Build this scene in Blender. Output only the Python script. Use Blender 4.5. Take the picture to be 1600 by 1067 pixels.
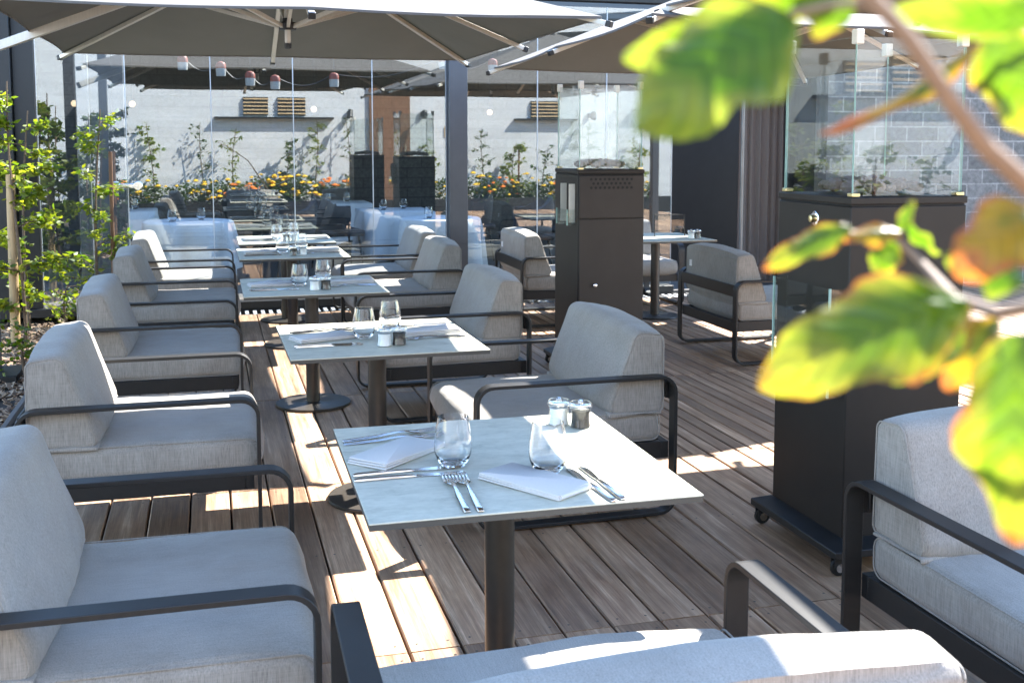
import bpy, bmesh, math, random
from mathutils import Vector, Matrix, noise as mnoise
R = math.radians
random.seed(7)
sc = bpy.context.scene
C = sc.collection
for o in list(bpy.data.objects): bpy.data.objects.remove(o)

# ------------------------------------------------------------------ camera, sky, sun, exposure
CAM_H, PIT, YAW, FPX, CYPX = 1.337, R(5.33), R(15.55), 1700.0, 382.0
cd = bpy.data.cameras.new('camera'); cam = bpy.data.objects.new('camera', cd); C.objects.link(cam)
cam.location = (0, 0, CAM_H); cam.rotation_euler = (R(90) - PIT, 0, -YAW)
cd.sensor_width = 36; cd.lens = FPX / 1600 * 36; cd.shift_y = -(533.5 - CYPX) / 1600
cd.clip_start = 0.02; cd.clip_end = 2000
cd.dof.use_dof = True; cd.dof.focus_distance = 3.9; cd.dof.aperture_fstop = 10.5
sc.camera = cam

SUN_DIR = Vector((0.81, 0.565, 1.0)).normalized()       # towards the sun
SUN_EL = math.asin(SUN_DIR.z); SUN_AZ = math.atan2(SUN_DIR.x, SUN_DIR.y)
w = bpy.data.worlds.new('World'); sc.world = w; w.use_nodes = True
wn = w.node_tree.nodes; wl = w.node_tree.links; wn.clear()
sky = wn.new('ShaderNodeTexSky'); sky.sky_type = 'NISHITA'; sky.sun_disc = False
sky.sun_elevation = SUN_EL; sky.sun_rotation = SUN_AZ; sky.air_density = 1.3; sky.dust_density = 0.1; sky.ozone_density = 5.0
bg = wn.new('ShaderNodeBackground'); bg.inputs[1].default_value = 0.15
wo = wn.new('ShaderNodeOutputWorld'); wl.new(sky.outputs[0], bg.inputs[0]); wl.new(bg.outputs[0], wo.inputs[0])
sl = bpy.data.lights.new('sun', 'SUN'); sl.energy = 5.0; sl.angle = R(0.5); sl.color = (1, 0.955, 0.89)
so = bpy.data.objects.new('sun', sl); C.objects.link(so)
so.rotation_euler = SUN_DIR.to_track_quat('Z', 'Y').to_euler()
so.location = (6, 4, 9)
sc.view_settings.view_transform = 'Standard'; sc.view_settings.look = 'None'
sc.view_settings.exposure = 2.58; sc.view_settings.gamma = 1
sc.render.engine = 'CYCLES'
cy = sc.cycles
cy.use_denoising = True; cy.max_bounces = 12; cy.diffuse_bounces = 5; cy.glossy_bounces = 6
cy.transparent_max_bounces = 40; cy.transmission_bounces = 10
cy.caustics_reflective = False; cy.caustics_refractive = False; cy.sample_clamp_indirect = 6

def ray(px, py):
    fw = Vector((math.sin(YAW) * math.cos(PIT), math.cos(YAW) * math.cos(PIT), -math.sin(PIT)))
    rt = Vector((math.cos(YAW), -math.sin(YAW), 0)); up = rt.cross(fw)
    return fw + rt * (px - 800) / FPX - up * (py - CYPX) / FPX
def atz(px, py, z):                                      # point of the photograph at height z
    d = ray(px, py); return Vector((0, 0, CAM_H)) + d * ((z - CAM_H) / d.z)
def atd(px, py, dist):                                   # point at a distance from the camera
    return Vector((0, 0, CAM_H)) + ray(px, py) * dist

# ------------------------------------------------------------------ mesh helpers
class MB:
    def __init__(s): s.v, s.f, s.m, s.uv = [], [], [], {}
    def add(s, vs, fs, mi=0):
        b = len(s.v); s.v += [tuple(p) for p in vs]
        for f in fs: s.f.append(tuple(i + b for i in f)); s.m.append(mi)
        return b
    def box(s, lo, hi, mi=0, M=None):
        x0, y0, z0 = lo; x1, y1, z1 = hi
        vs = [(x0,y0,z0),(x1,y0,z0),(x1,y1,z0),(x0,y1,z0),(x0,y0,z1),(x1,y0,z1),(x1,y1,z1),(x0,y1,z1)]
        if M: vs = [M @ Vector(p) for p in vs]
        s.add(vs, [(0,3,2,1),(4,5,6,7),(0,1,5,4),(1,2,6,5),(2,3,7,6),(3,0,4,7)], mi); return s
    def cbox(s, c, d, mi=0, M=None):
        return s.box([c[i]-d[i]/2 for i in range(3)], [c[i]+d[i]/2 for i in range(3)], mi, M)
    def loft(s, rings, cap=True, closed=False, mi=0):
        n = len(rings[0]); b = len(s.v)
        for r in rings: s.v += [tuple(p) for p in r]
        k = len(rings)
        for i in range(k if closed else k - 1):
            for j in range(n):
                a, c = b + i*n, b + ((i+1) % k)*n
                s.f.append((a+j, a+(j+1) % n, c+(j+1) % n, c+j)); s.m.append(mi)
        if cap and not closed:
            s.f.append(tuple(b+j for j in range(n-1, -1, -1))); s.m.append(mi)
            s.f.append(tuple(b+(k-1)*n+j for j in range(n))); s.m.append(mi)
        return s
    def tube(s, path, r, n=8, closed=False, mi=0):
        P = [Vector(p) for p in path]; rings = []; k = len(P)
        up = Vector((0.13, 0.21, 1)).normalized()
        for i in range(k):
            a = P[(i-1) % k] if (closed or i > 0) else P[i]; c = P[(i+1) % k] if (closed or i < k-1) else P[i]
            t = (c - a).normalized()
            u = t.cross(up)
            if u.length < 1e-3: u = t.cross(Vector((1, 0, 0)))
            u.normalize(); v = t.cross(u); rr = r[i] if isinstance(r, (list, tuple)) else r
            rings.append([P[i] + (u*math.cos(2*math.pi*j/n) + v*math.sin(2*math.pi*j/n))*rr for j in range(n)])
        return s.loft(rings, closed=closed, mi=mi)
    def beam(s, a, c, wd, ht, mi=0):                     # rectangular bar between two points, ht measured upwards
        a, c = Vector(a), Vector(c); t = (c-a).normalized(); u = t.cross(Vector((0,0,1)))
        if u.length < 1e-3: u = Vector((1,0,0))
        u.normalize(); v = u.cross(t)
        ring = lambda p: [p-u*wd/2-v*ht/2, p+u*wd/2-v*ht/2, p+u*wd/2+v*ht/2, p-u*wd/2+v*ht/2]
        return s.loft([ring(a), ring(c)], mi=mi)
    def lathe(s, prof, n=24, c=(0,0,0), mi=0):           # closed when it starts and ends on r=0
        rings = [[(c[0]+r*math.cos(2*math.pi*j/n), c[1]+r*math.sin(2*math.pi*j/n), c[2]+z) for j in range(n)] for r, z in prof]
        return s.loft(rings, cap=True, mi=mi)
    def prism(s, poly, z0, z1, mi=0):
        return s.loft([[(x, y, z0) for x, y in poly], [(x, y, z1) for x, y in poly]], mi=mi)
    def build(s, name, mats, parent=None, bevel=0, seg=2, sharp=38, loc=None, rz=0, weld=0):
        me = bpy.data.meshes.new(name); me.from_pydata(s.v, [], s.f)
        for m in (mats if isinstance(mats, (list, tuple)) else [mats]): me.materials.append(m)
        me.polygons.foreach_set('material_index', s.m)
        me.polygons.foreach_set('use_smooth', [True]*len(s.f))
        if s.uv:
            ul = me.uv_layers.new(name='UVMap')
            for l in me.loops: ul.data[l.index].uv = s.uv.get(l.vertex_index, (0, 0))
        if weld:
            bm = bmesh.new(); bm.from_mesh(me); bmesh.ops.remove_doubles(bm, verts=bm.verts, dist=weld); bm.to_mesh(me); bm.free()
        me.update(); me.set_sharp_from_angle(angle=R(sharp))
        o = bpy.data.objects.new(name, me); C.objects.link(o)
        if parent: o.parent = parent
        if loc: o.location = loc
        if rz: o.rotation_euler.z = rz
        if bevel:
            b = o.modifiers.new('bevel', 'BEVEL'); b.width = bevel; b.segments = seg; b.limit_method = 'ANGLE'; b.angle_limit = R(40)
            b.harden_normals = False
        return o
def rrect(x0, z0, x1, z1, r, n=6):                       # rounded rectangle path, counter-clockwise
    out = []
    for cx, cz, a0 in ((x1-r, z0+r, -90), (x1-r, z1-r, 0), (x0+r, z1-r, 90), (x0+r, z0+r, 180)):
        for k in range(n+1):
            a = R(a0 + 90*k/n); out.append((cx+r*math.cos(a), cz+r*math.sin(a)))
    return out
def tag(o, label=None, cat=None, group=None, kind=None):
    if label: o['label'] = label
    if cat: o['category'] = cat
    if group: o['group'] = group
    if kind: o['kind'] = kind
    return o
def thing(name, label, cat, loc=(0,0,0), rz=0, group=None):
    o = bpy.data.objects.new(name, None); C.objects.link(o); o.location = loc; o.rotation_euler.z = rz
    o.empty_display_size = 0.1
    return tag(o, label, cat, group)
def dup(root, loc, rz, label, group=None):
    r = root.copy(); C.objects.link(r); r.location = loc; r.rotation_euler.z = rz; r['label'] = label
    if group: r['group'] = group
    for ch in list(root.children):
        c = ch.copy(); C.objects.link(c); c.parent = r
        for g in list(ch.children):
            d = g.copy(); C.objects.link(d); d.parent = c
    return r

# ------------------------------------------------------------------ materials
def newmat(name):
    m = bpy.data.materials.new(name); m.use_nodes = True; nt = m.node_tree
    return m, nt, nt.nodes['Principled BSDF'], nt.nodes, nt.links
def ramp(nodes, stops):
    r = nodes.new('ShaderNodeValToRGB'); e = r.color_ramp.elements
    while len(e) < len(stops): e.new(0.5)
    for k, (p, c) in enumerate(stops): e[k].position = p; e[k].color = (*c, 1)
    return r
def coords(nodes, links, scale=(1,1,1), kind='Object', rot=(0,0,0)):
    t = nodes.new('ShaderNodeTexCoord'); mp = nodes.new('ShaderNodeMapping')
    mp.inputs['Scale'].default_value = scale; mp.inputs['Rotation'].default_value = rot
    links.new(t.outputs[kind], mp.inputs[0]); return mp
def noise(nodes, links, vec, scale=5, detail=4, rough=0.6):
    n = nodes.new('ShaderNodeTexNoise'); n.inputs['Scale'].default_value = scale
    n.inputs['Detail'].default_value = detail; n.inputs['Roughness'].default_value = rough
    links.new(vec.outputs[0], n.inputs['Vector']); return n
def bump(nodes, links, src, p, strength=0.2, dist=0.002):
    b = nodes.new('ShaderNodeBump'); b.inputs['Strength'].default_value = strength; b.inputs['Distance'].default_value = dist
    links.new(src, b.inputs['Height']); links.new(b.outputs[0], p.inputs['Normal']); return b
def simple(name, col, rough=0.5, metal=0.0, var=0.12, nscale=8, stretch=(1,1,1), bmp=0.0, bdist=0.002, spec=0.5):
    m, nt, p, N, L = newmat(name)
    v = coords(N, L, stretch); n = noise(N, L, v, nscale)
    a = tuple(c*(1-var) for c in col); b = tuple(min(1, c*(1+var)) for c in col)
    r = ramp(N, [(0.3, a), (0.7, b)]); L.new(n.outputs[0], r.inputs[0]); L.new(r.outputs[0], p.inputs['Base Color'])
    p.inputs['Roughness'].default_value = rough; p.inputs['Metallic'].default_value = metal
    p.inputs['Specular IOR Level'].default_value = spec
    if bmp: bump(N, L, n.outputs[0], p, bmp, bdist)
    return m

def fabric_mat(name, col, streak=True):
    m, nt, p, N, L = newmat(name)
    v1 = coords(N, L, (400, 400, 26)); n1 = noise(N, L, v1, 1.0, 3, 0.7)
    v2 = coords(N, L, (14, 420, 420)); n2 = noise(N, L, v2, 1.0, 2, 0.6)
    v3 = coords(N, L, (3, 3, 3)); n3 = noise(N, L, v3, 2.0, 4, 0.6)
    mx = N.new('ShaderNodeMix'); mx.data_type = 'FLOAT'; mx.inputs[0].default_value = 0.24
    L.new(n1.outputs[0], mx.inputs[2]); L.new(n2.outputs[0], mx.inputs[3])
    r = ramp(N, [(0.3, tuple(c*0.62 for c in col)), (0.5, col), (0.7, tuple(min(1, c*1.28) for c in col))])
    L.new(mx.outputs[0], r.inputs[0])
    r3 = ramp(N, [(0.3, (0.86, 0.85, 0.84)), (0.6, (1, 1, 1))]); L.new(n3.outputs[0], r3.inputs[0])
    mm = N.new('ShaderNodeMix'); mm.data_type = 'RGBA'; mm.blend_type = 'MULTIPLY'; mm.inputs[0].default_value = 1
    L.new(r.outputs[0], mm.inputs[6]); L.new(r3.outputs[0], mm.inputs[7]); L.new(mm.outputs[2], p.inputs['Base Color'])
    p.inputs['Roughness'].default_value = 0.9; p.inputs['Specular IOR Level'].default_value = 0.15
    p.inputs['Sheen Weight'].default_value = 0.15
    b1 = bump(N, L, mx.outputs[0], p, 0.22, 0.0008)
    v4 = coords(N, L, (1, 1, 1)); n4 = noise(N, L, v4, 7, 2, 0.5)
    b2 = N.new('ShaderNodeBump'); b2.inputs['Strength'].default_value = 0.35; b2.inputs['Distance'].default_value = 0.02
    L.new(n4.outputs[0], b2.inputs['Height']); L.new(b2.outputs[0], b1.inputs['Normal'])
    return m

def deck_mat():
    m, nt, p, N, L = newmat('weathered_wood_deck')
    g = N.new('ShaderNodeNewGeometry')
    tc = N.new('ShaderNodeTexCoord'); cmb = N.new('ShaderNodeCombineXYZ'); mul = N.new('ShaderNodeMath'); mul.operation = 'MULTIPLY'; mul.inputs[1].default_value = 37
    L.new(g.outputs['Random Per Island'], mul.inputs[0]); L.new(mul.outputs[0], cmb.inputs[1]); L.new(mul.outputs[0], cmb.inputs[2])
    ad = N.new('ShaderNodeVectorMath'); ad.operation = 'ADD'; L.new(tc.outputs['Object'], ad.inputs[0]); L.new(cmb.outputs[0], ad.inputs[1])
    mp = N.new('ShaderNodeMapping'); mp.inputs['Scale'].default_value = (34, 1.3, 10); L.new(ad.outputs[0], mp.inputs[0])
    n1 = noise(N, L, mp, 1.0, 9, 0.7); n1.inputs['Distortion'].default_value = 0.5
    mp2 = N.new('ShaderNodeMapping'); mp2.inputs['Scale'].default_value = (230, 5, 30); L.new(ad.outputs[0], mp2.inputs[0])
    n2 = noise(N, L, mp2, 1.0, 4, 0.7)
    mp3 = N.new('ShaderNodeMapping'); mp3.inputs['Scale'].default_value = (3, 1.5, 3); L.new(ad.outputs[0], mp3.inputs[0])
    n3 = noise(N, L, mp3, 1.0, 5, 0.65)
    r1 = ramp(N, [(0.28, (0.165, 0.088, 0.047)), (0.42, (0.295, 0.182, 0.109)), (0.56, (0.4, 0.27, 0.172)), (0.72, (0.62, 0.47, 0.34))])
    L.new(n1.outputs[0], r1.inputs[0])
    rr = ramp(N, [(0.0, (0.62, 0.57, 0.53)), (0.35, (0.92, 0.88, 0.85)), (0.7, (1.1, 1.06, 1.03)), (1.0, (1.45, 1.4, 1.36))])
    L.new(g.outputs['Random Per Island'], rr.inputs[0])
    r2 = ramp(N, [(0.32, (0.74, 0.72, 0.7)), (0.5, (0.97,)*3), (0.66, (1.18, 1.18, 1.18))]); L.new(n2.outputs[0], r2.inputs[0])
    r3 = ramp(N, [(0.35, (0.66, 0.63, 0.6)), (0.6, (1.06, 1.05, 1.05))]); L.new(n3.outputs[0], r3.inputs[0])
    cur = r1.outputs[0]
    for q in (rr, r2, r3):
        mm = N.new('ShaderNodeMix'); mm.data_type = 'RGBA'; mm.blend_type = 'MULTIPLY'; mm.inputs[0].default_value = 1
        L.new(cur, mm.inputs[6]); L.new(q.outputs[0], mm.inputs[7]); cur = mm.outputs[2]
    L.new(cur, p.inputs['Base Color'])
    rg = ramp(N, [(0.3, (0.42,)*3), (0.7, (0.68,)*3)]); L.new(n1.outputs[0], rg.inputs[0]); L.new(rg.outputs[0], p.inputs['Roughness'])
    bump(N, L, n2.outputs[0], p, 0.35, 0.0015)
    return m

def ceramic_mat():
    m, nt, p, N, L = newmat('pale_ceramic_tabletop')
    v = coords(N, L, (4.5, 10, 3)); n = noise(N, L, v, 2.6, 10, 0.8); n.inputs['Distortion'].default_value = 0.1
    r = ramp(N, [(0.3, (0.32, 0.315, 0.25)), (0.42, (0.47, 0.465, 0.38)), (0.56, (0.56, 0.55, 0.455)), (0.75, (0.63, 0.615, 0.52))])
    L.new(n.outputs[0], r.inputs[0])
    v2 = coords(N, L, (8, 22, 8)); n2 = noise(N, L, v2, 2.2, 3, 0.5)
    r2 = ramp(N, [(0.2, (0.5, 0.52, 0.53)), (0.31, (1, 1, 1))]); L.new(n2.outputs[0], r2.inputs[0])
    mm = N.new('ShaderNodeMix'); mm.data_type = 'RGBA'; mm.blend_type = 'MULTIPLY'; mm.inputs[0].default_value = 0.8
    L.new(r.outputs[0], mm.inputs[6]); L.new(r2.outputs[0], mm.inputs[7]); L.new(mm.outputs[2], p.inputs['Base Color'])
    p.inputs['Roughness'].default_value = 0.48; p.inputs['Specular IOR Level'].default_value = 0.35
    return m

def glass_mat(name, refl=0.13, tint=(0.95, 0.97, 0.97), edge=0.0, gcol=(1, 1, 1)):
    """thin architectural glass: lets light and sun through, mirrors a share of it (more at grazing angles)"""
    m, nt, p, N, L = newmat(name); N.remove(p)
    out = N['Material Output']
    t = N.new('ShaderNodeBsdfTransparent'); t.inputs[0].default_value = (*tint, 1)
    g = N.new('ShaderNodeBsdfGlossy'); g.inputs['Roughness'].default_value = 0.0; g.inputs[0].default_value = (*gcol, 1)
    lw = N.new('ShaderNodeLayerWeight'); lw.inputs[0].default_value = 0.5
    pw = N.new('ShaderNodeMath'); pw.operation = 'POWER'; pw.inputs[1].default_value = 5; L.new(lw.outputs['Facing'], pw.inputs[0])
    ma = N.new('ShaderNodeMath'); ma.operation = 'MULTIPLY_ADD'; ma.inputs[1].default_value = 0.8*(1-refl); ma.inputs[2].default_value = refl
    L.new(pw.outputs[0], ma.inputs[0])
    mx = N.new('ShaderNodeMixShader'); L.new(ma.outputs[0], mx.inputs[0]); L.new(t.outputs[0], mx.inputs[1]); L.new(g.outputs[0], mx.inputs[2])
    L.new(mx.outputs[0], out.inputs[0]); return m

def brick_mat(name, c1, c2, mortar, bw, bh, scale=1.0, rough=0.85, swap=True):
    m, nt, p, N, L = newmat(name)
    t = N.new('ShaderNodeTexCoord'); sx = N.new('ShaderNodeSeparateXYZ'); cx = N.new('ShaderNodeCombineXYZ')
    L.new(t.outputs['Object'], sx.inputs[0]); L.new(sx.outputs[0], cx.inputs[0]); L.new(sx.outputs[2], cx.inputs[1])
    b = N.new('ShaderNodeTexBrick'); b.inputs['Scale'].default_value = scale
    b.inputs['Brick Width'].default_value = bw; b.inputs['Row Height'].default_value = bh; b.inputs['Mortar Size'].default_value = 0.008
    b.inputs['Color1'].default_value = (*c1, 1); b.inputs['Color2'].default_value = (*c2, 1); b.inputs['Mortar'].default_value = (*mortar, 1)
    L.new(cx.outputs[0], b.inputs[0])
    v = coords(N, L); n = noise(N, L, v, 22, 6, 0.7); r = ramp(N, [(0.3, (0.6,)*3), (0.7, (1.25,)*3)]); L.new(n.outputs[0], r.inputs[0])
    mm = N.new('ShaderNodeMix'); mm.data_type = 'RGBA'; mm.blend_type = 'MULTIPLY'; mm.inputs[0].default_value = 1
    L.new(b.outputs[0], mm.inputs[6]); L.new(r.outputs[0], mm.inputs[7]); L.new(mm.outputs[2], p.inputs['Base Color'])
    p.inputs['Roughness'].default_value = rough
    bump(N, L, b.outputs['Fac'], p, -0.6, 0.006)
    return m

def leaf_mat(name, c1, c2, trans=0.5):
    m, nt, p, N, L = newmat(name); out = N['Material Output']
    g = N.new('ShaderNodeNewGeometry'); r = ramp(N, [(0.0, c1), (1.0, c2)]); L.new(g.outputs['Random Per Island'], r.inputs[0])
    L.new(r.outputs[0], p.inputs['Base Color']); p.inputs['Roughness'].default_value = 0.45
    tr = N.new('ShaderNodeBsdfTranslucent')
    br = N.new('ShaderNodeMix'); br.data_type = 'RGBA'; br.blend_type = 'MULTIPLY'; br.inputs[0].default_value = 1
    br.inputs[7].default_value = (1.9, 1.75, 0.7, 1); L.new(r.outputs[0], br.inputs[6]); L.new(br.outputs[2], tr.inputs[0])
    mx = N.new('ShaderNodeMixShader'); mx.inputs[0].default_value = trans
    L.new(p.outputs[0], mx.inputs[1]); L.new(tr.outputs[0], mx.inputs[2]); L.new(mx.outputs[0], out.inputs[0]); return m

def big_leaf_mat(name, green, yellow, brown, ylo, bro):
    """autumn leaf: green by the midrib, yellow then brown towards margin and tip (u along, v across)"""
    m, nt, p, N, L = newmat(name); out = N['Material Output']
    uv = N.new('ShaderNodeTexCoord'); sx = N.new('ShaderNodeSeparateXYZ'); L.new(uv.outputs['UV'], sx.inputs[0])
    ob = N.new('ShaderNodeObjectInfo')
    nz = N.new('ShaderNodeTexNoise'); nz.inputs['Scale'].default_value = 55; nz.inputs['Detail'].default_value = 4; L.new(uv.outputs['Object'], nz.inputs['Vector'])
    def M(op, a, b):
        q = N.new('ShaderNodeMath'); q.operation = op
        for k, x in enumerate((a, b)):
            if isinstance(x, (int, float)): q.inputs[k].default_value = x
            else: L.new(x, q.inputs[k])
        return q.outputs[0]
    av = M('ABSOLUTE', M('SUBTRACT', M('MULTIPLY', sx.outputs[1], 2), 1), 0)
    u2 = M('POWER', sx.outputs[0], 2.5)
    e = M('MAXIMUM', M('POWER', av, 2), u2)
    val = M('ADD', M('MULTIPLY', e, 0.75), M('MULTIPLY', M('SUBTRACT', nz.outputs[0], 0.5), 0.9))
    r = ramp(N, [(max(0, ylo-0.25), green), (ylo, yellow), (min(0.98, bro), yellow), (min(1, bro+0.18), brown)]); L.new(val, r.inputs[0])
    # side veins
    ve = M('SINE', M('MULTIPLY', M('ADD', sx.outputs[0], M('MULTIPLY', av, -0.25)), 46), 0)
    vr = ramp(N, [(0.0, (1, 1, 1)), (0.6, (1, 1, 1)), (1.0, (1.5, 1.4, 1.25))]); L.new(ve, vr.inputs[0])
    mm = N.new('ShaderNodeMix'); mm.data_type = 'RGBA'; mm.blend_type = 'MULTIPLY'; mm.inputs[0].default_value = 1
    L.new(r.outputs[0], mm.inputs[6]); L.new(vr.outputs[0], mm.inputs[7])
    L.new(mm.outputs[2], p.inputs['Base Color']); p.inputs['Roughness'].default_value = 0.3
    bump(N, L, ve, p, 0.15, 0.002)
    tr = N.new('ShaderNodeBsdfTranslucent')
    br = N.new('ShaderNodeMix'); br.data_type = 'RGBA'; br.blend_type = 'MULTIPLY'; br.inputs[0].default_value = 1
    br.inputs[7].default_value = (1.15, 1.12, 0.5, 1); L.new(mm.outputs[2], br.inputs[6]); L.new(br.outputs[2], tr.inputs[0])
    mx = N.new('ShaderNodeMixShader'); mx.inputs[0].default_value = 0.62
    L.new(p.outputs[0], mx.inputs[1]); L.new(tr.outputs[0], mx.inputs[2]); L.new(mx.outputs[0], out.inputs[0]); return m

def canopy_mat():
    m, nt, p, N, L = newmat('taupe_canopy_fabric'); out = N['Material Output']
    v = coords(N, L, (1, 1, 1)); n = noise(N, L, v, 3.0, 4); n2 = noise(N, L, coords(N, L, (300, 300, 300)), 1.0, 2)
    r = ramp(N, [(0.3, (0.172, 0.16, 0.147)), (0.7, (0.195, 0.182, 0.168))]); L.new(n.outputs[0], r.inputs[0])
    L.new(r.outputs[0], p.inputs['Base Color']); p.inputs['Roughness'].default_value = 0.85; p.inputs['Specular IOR Level'].default_value = 0.2
    tr = N.new('ShaderNodeBsdfTranslucent'); tr.inputs[0].default_value = (0.24, 0.27, 0.235, 1)
    mx = N.new('ShaderNodeMixShader'); mx.inputs[0].default_value = 0.18
    L.new(p.outputs[0], mx.inputs[1]); L.new(tr.outputs[0], mx.inputs[2]); L.new(mx.outputs[0], out.inputs[0]); return m

def emit_mat(name, col, strength):
    m, nt, p, N, L = newmat(name)
    p.inputs['Base Color'].default_value = (*col, 1); p.inputs['Emission Color'].default_value = (*col, 1); p.inputs['Emission Strength'].default_value = strength
    n = noise(N, L, coords(N, L), 10); r = ramp(N, [(0.3, tuple(c*0.9 for c in col)), (0.7, col)]); L.new(n.outputs[0], r.inputs[0]); L.new(r.outputs[0], p.inputs['Base Color'])
    return m

FAB = fabric_mat('melange_cushion_fabric', (0.3, 0.279, 0.25))
METAL = simple('charcoal_powder_coat', (0.017, 0.0165, 0.016), 0.45, 0.0, 0.1, 60, bmp=0.05, bdist=0.0004, spec=0.4)
BODY = simple('satin_black_steel', (0.021, 0.0175, 0.0145), 0.5, 0.0, 0.12, 5, spec=0.28)
BODYJ = simple('cabinet_joint_black', (0.003, 0.003, 0.003), 0.7)
POLE = simple('bronze_grey_pedestal', (0.045, 0.038, 0.031), 0.4, 0.2, 0.1, 30)
DECK = deck_mat()
CER = ceramic_mat(); CERE = simple('tabletop_edge', (0.06, 0.057, 0.05), 0.5)
STEEL = simple('polished_steel', (0.62, 0.61, 0.6), 0.14, 1.0, 0.05, 20)
CHROME = simple('chrome', (0.75, 0.75, 0.75), 0.12, 1.0, 0.03, 20)
BRASS = simple('brass_clip', (0.7, 0.58, 0.3), 0.3, 1.0, 0.1, 30)
CLIP = simple('white_plastic_clip', (0.7, 0.68, 0.62), 0.5, 0, 0.05, 30)
NAP = simple('white_linen_napkin', (0.56, 0.54, 0.52), 0.9, 0, 0.04, 300, bmp=0.3, bdist=0.0006)
ALU = simple('beige_aluminium', (0.62, 0.58, 0.5), 0.4, 0.25, 0.06, 6, (20, 20, 1))
CAN = canopy_mat()
BLK = simple('black_plastic', (0.012, 0.012, 0.012), 0.45)
TAGM = simple('white_care_tag', (0.75, 0.75, 0.75), 0.8)
TUMB, _nt, _p, _N, _L = newmat('clear_tumbler_glass')
_p.inputs['Transmission Weight'].default_value = 1; _p.inputs['Roughness'].default_value = 0.0; _p.inputs['IOR'].default_value = 1.46
_n = noise(_N, _L, coords(_N, _L), 30); _r = ramp(_N, [(0.3, (0.97, 0.98, 1.0)), (0.7, (1, 1, 1))]); _L.new(_n.outputs[0], _r.inputs[0]); _L.new(_r.outputs[0], _p.inputs['Base Color'])
CAPG = glass_mat('bright_clear_cap', 0.32, (0.85, 0.87, 0.88))
ACRY = glass_mat('clear_acrylic', 0.05, (0.95, 0.97, 0.97))
FACADE = glass_mat('coated_facade_glass', 0.118, (0.9, 0.93, 0.93), gcol=(0.97, 1, 1))
HGLASS = glass_mat('heater_glass', 0.045, (0.955, 0.975, 0.97))
GEDGE = simple('green_glass_edge', (0.3, 0.46, 0.42), 0.15, 0, 0.1, 20)
SEAL = simple('pale_glass_edge', (0.5, 0.53, 0.55), 0.25, 0, 0.08, 10)
SALT = simple('salt', (0.8, 0.79, 0.76), 0.9, 0, 0.08, 400, bmp=0.4)
PEPPER = simple('peppercorns', (0.035, 0.028, 0.022), 0.7, 0, 0.6, 250, bmp=0.8)
FRAME = simple('blue_grey_frame', (0.075, 0.08, 0.09), 0.4, 0.1, 0.08, 6)
LEAF = leaf_mat('bright_leaf', (0.075, 0.14, 0.012), (0.2, 0.22, 0.022), 0.55)
LEAFD = leaf_mat('dark_leaf', (0.03, 0.065, 0.012), (0.085, 0.12, 0.02), 0.4)
BARK = simple('bark', (0.12, 0.08, 0.05), 0.85, 0, 0.3, 40, bmp=0.5, bdist=0.004)
STAKE = simple('pine_stake', (0.42, 0.28, 0.14), 0.75, 0, 0.18, 20, (6, 6, 0.6), 0.2)
BROWN = simple('brown_wood', (0.16, 0.075, 0.035), 0.6, 0, 0.3, 10, (14, 14, 0.6), 0.15)
SLAT = simple('pale_wood_slat', (0.5, 0.34, 0.18), 0.65, 0, 0.2, 10, (1, 10, 10))
WHITEW = simple('white_rendered_wall', (0.56, 0.56, 0.555), 0.9, 0, 0.1, 1.2, (0.5, 1, 4), bmp=0.15, bdist=0.003)
DBRICK = brick_mat('dark_interior_brick', (0.06, 0.059, 0.056), (0.08, 0.078, 0.072), (0.045, 0.044, 0.042), 0.42, 0.14)
GBRICK = brick_mat('grey_stone_block', (0.105, 0.105, 0.098), (0.18, 0.178, 0.168), (0.26, 0.257, 0.24), 0.34, 0.135)
CLOTH = simple('white_tablecloth', (0.56, 0.565, 0.57), 0.9, 0, 0.03, 60, bmp=0.1)
SHELL = simple('charcoal_upholstery', (0.045, 0.045, 0.048), 0.85, 0, 0.15, 120, bmp=0.2)
CURT = simple('grey_curtain', (0.15, 0.132, 0.118), 0.95, 0, 0.12, 200, bmp=0.2)
ORANGE = simple('orange_red_cap', (0.17, 0.028, 0.012), 0.5)
SHADEW = simple('white_lamp_shade', (0.25, 0.245, 0.235), 0.5)
GLOW = emit_mat('lit_globe', (1.0, 0.66, 0.36), 0.16)
YEL = simple('yellow_marigold', (0.75, 0.45, 0.015), 0.7, 0, 0.2, 90)
ORF = simple('orange_marigold', (0.75, 0.19, 0.015), 0.7, 0, 0.25, 90)
SOIL = simple('soil', (0.05, 0.037, 0.027), 0.95, 0, 0.3, 40, bmp=0.6, bdist=0.01)
ACEDGE = simple('bright_acrylic_edge', (0.6, 0.58, 0.5), 0.8)
LAVA = simple('lava_rock', (0.17, 0.13, 0.115), 0.95, 0, 0.35, 60, bmp=0.8, bdist=0.006)

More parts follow.
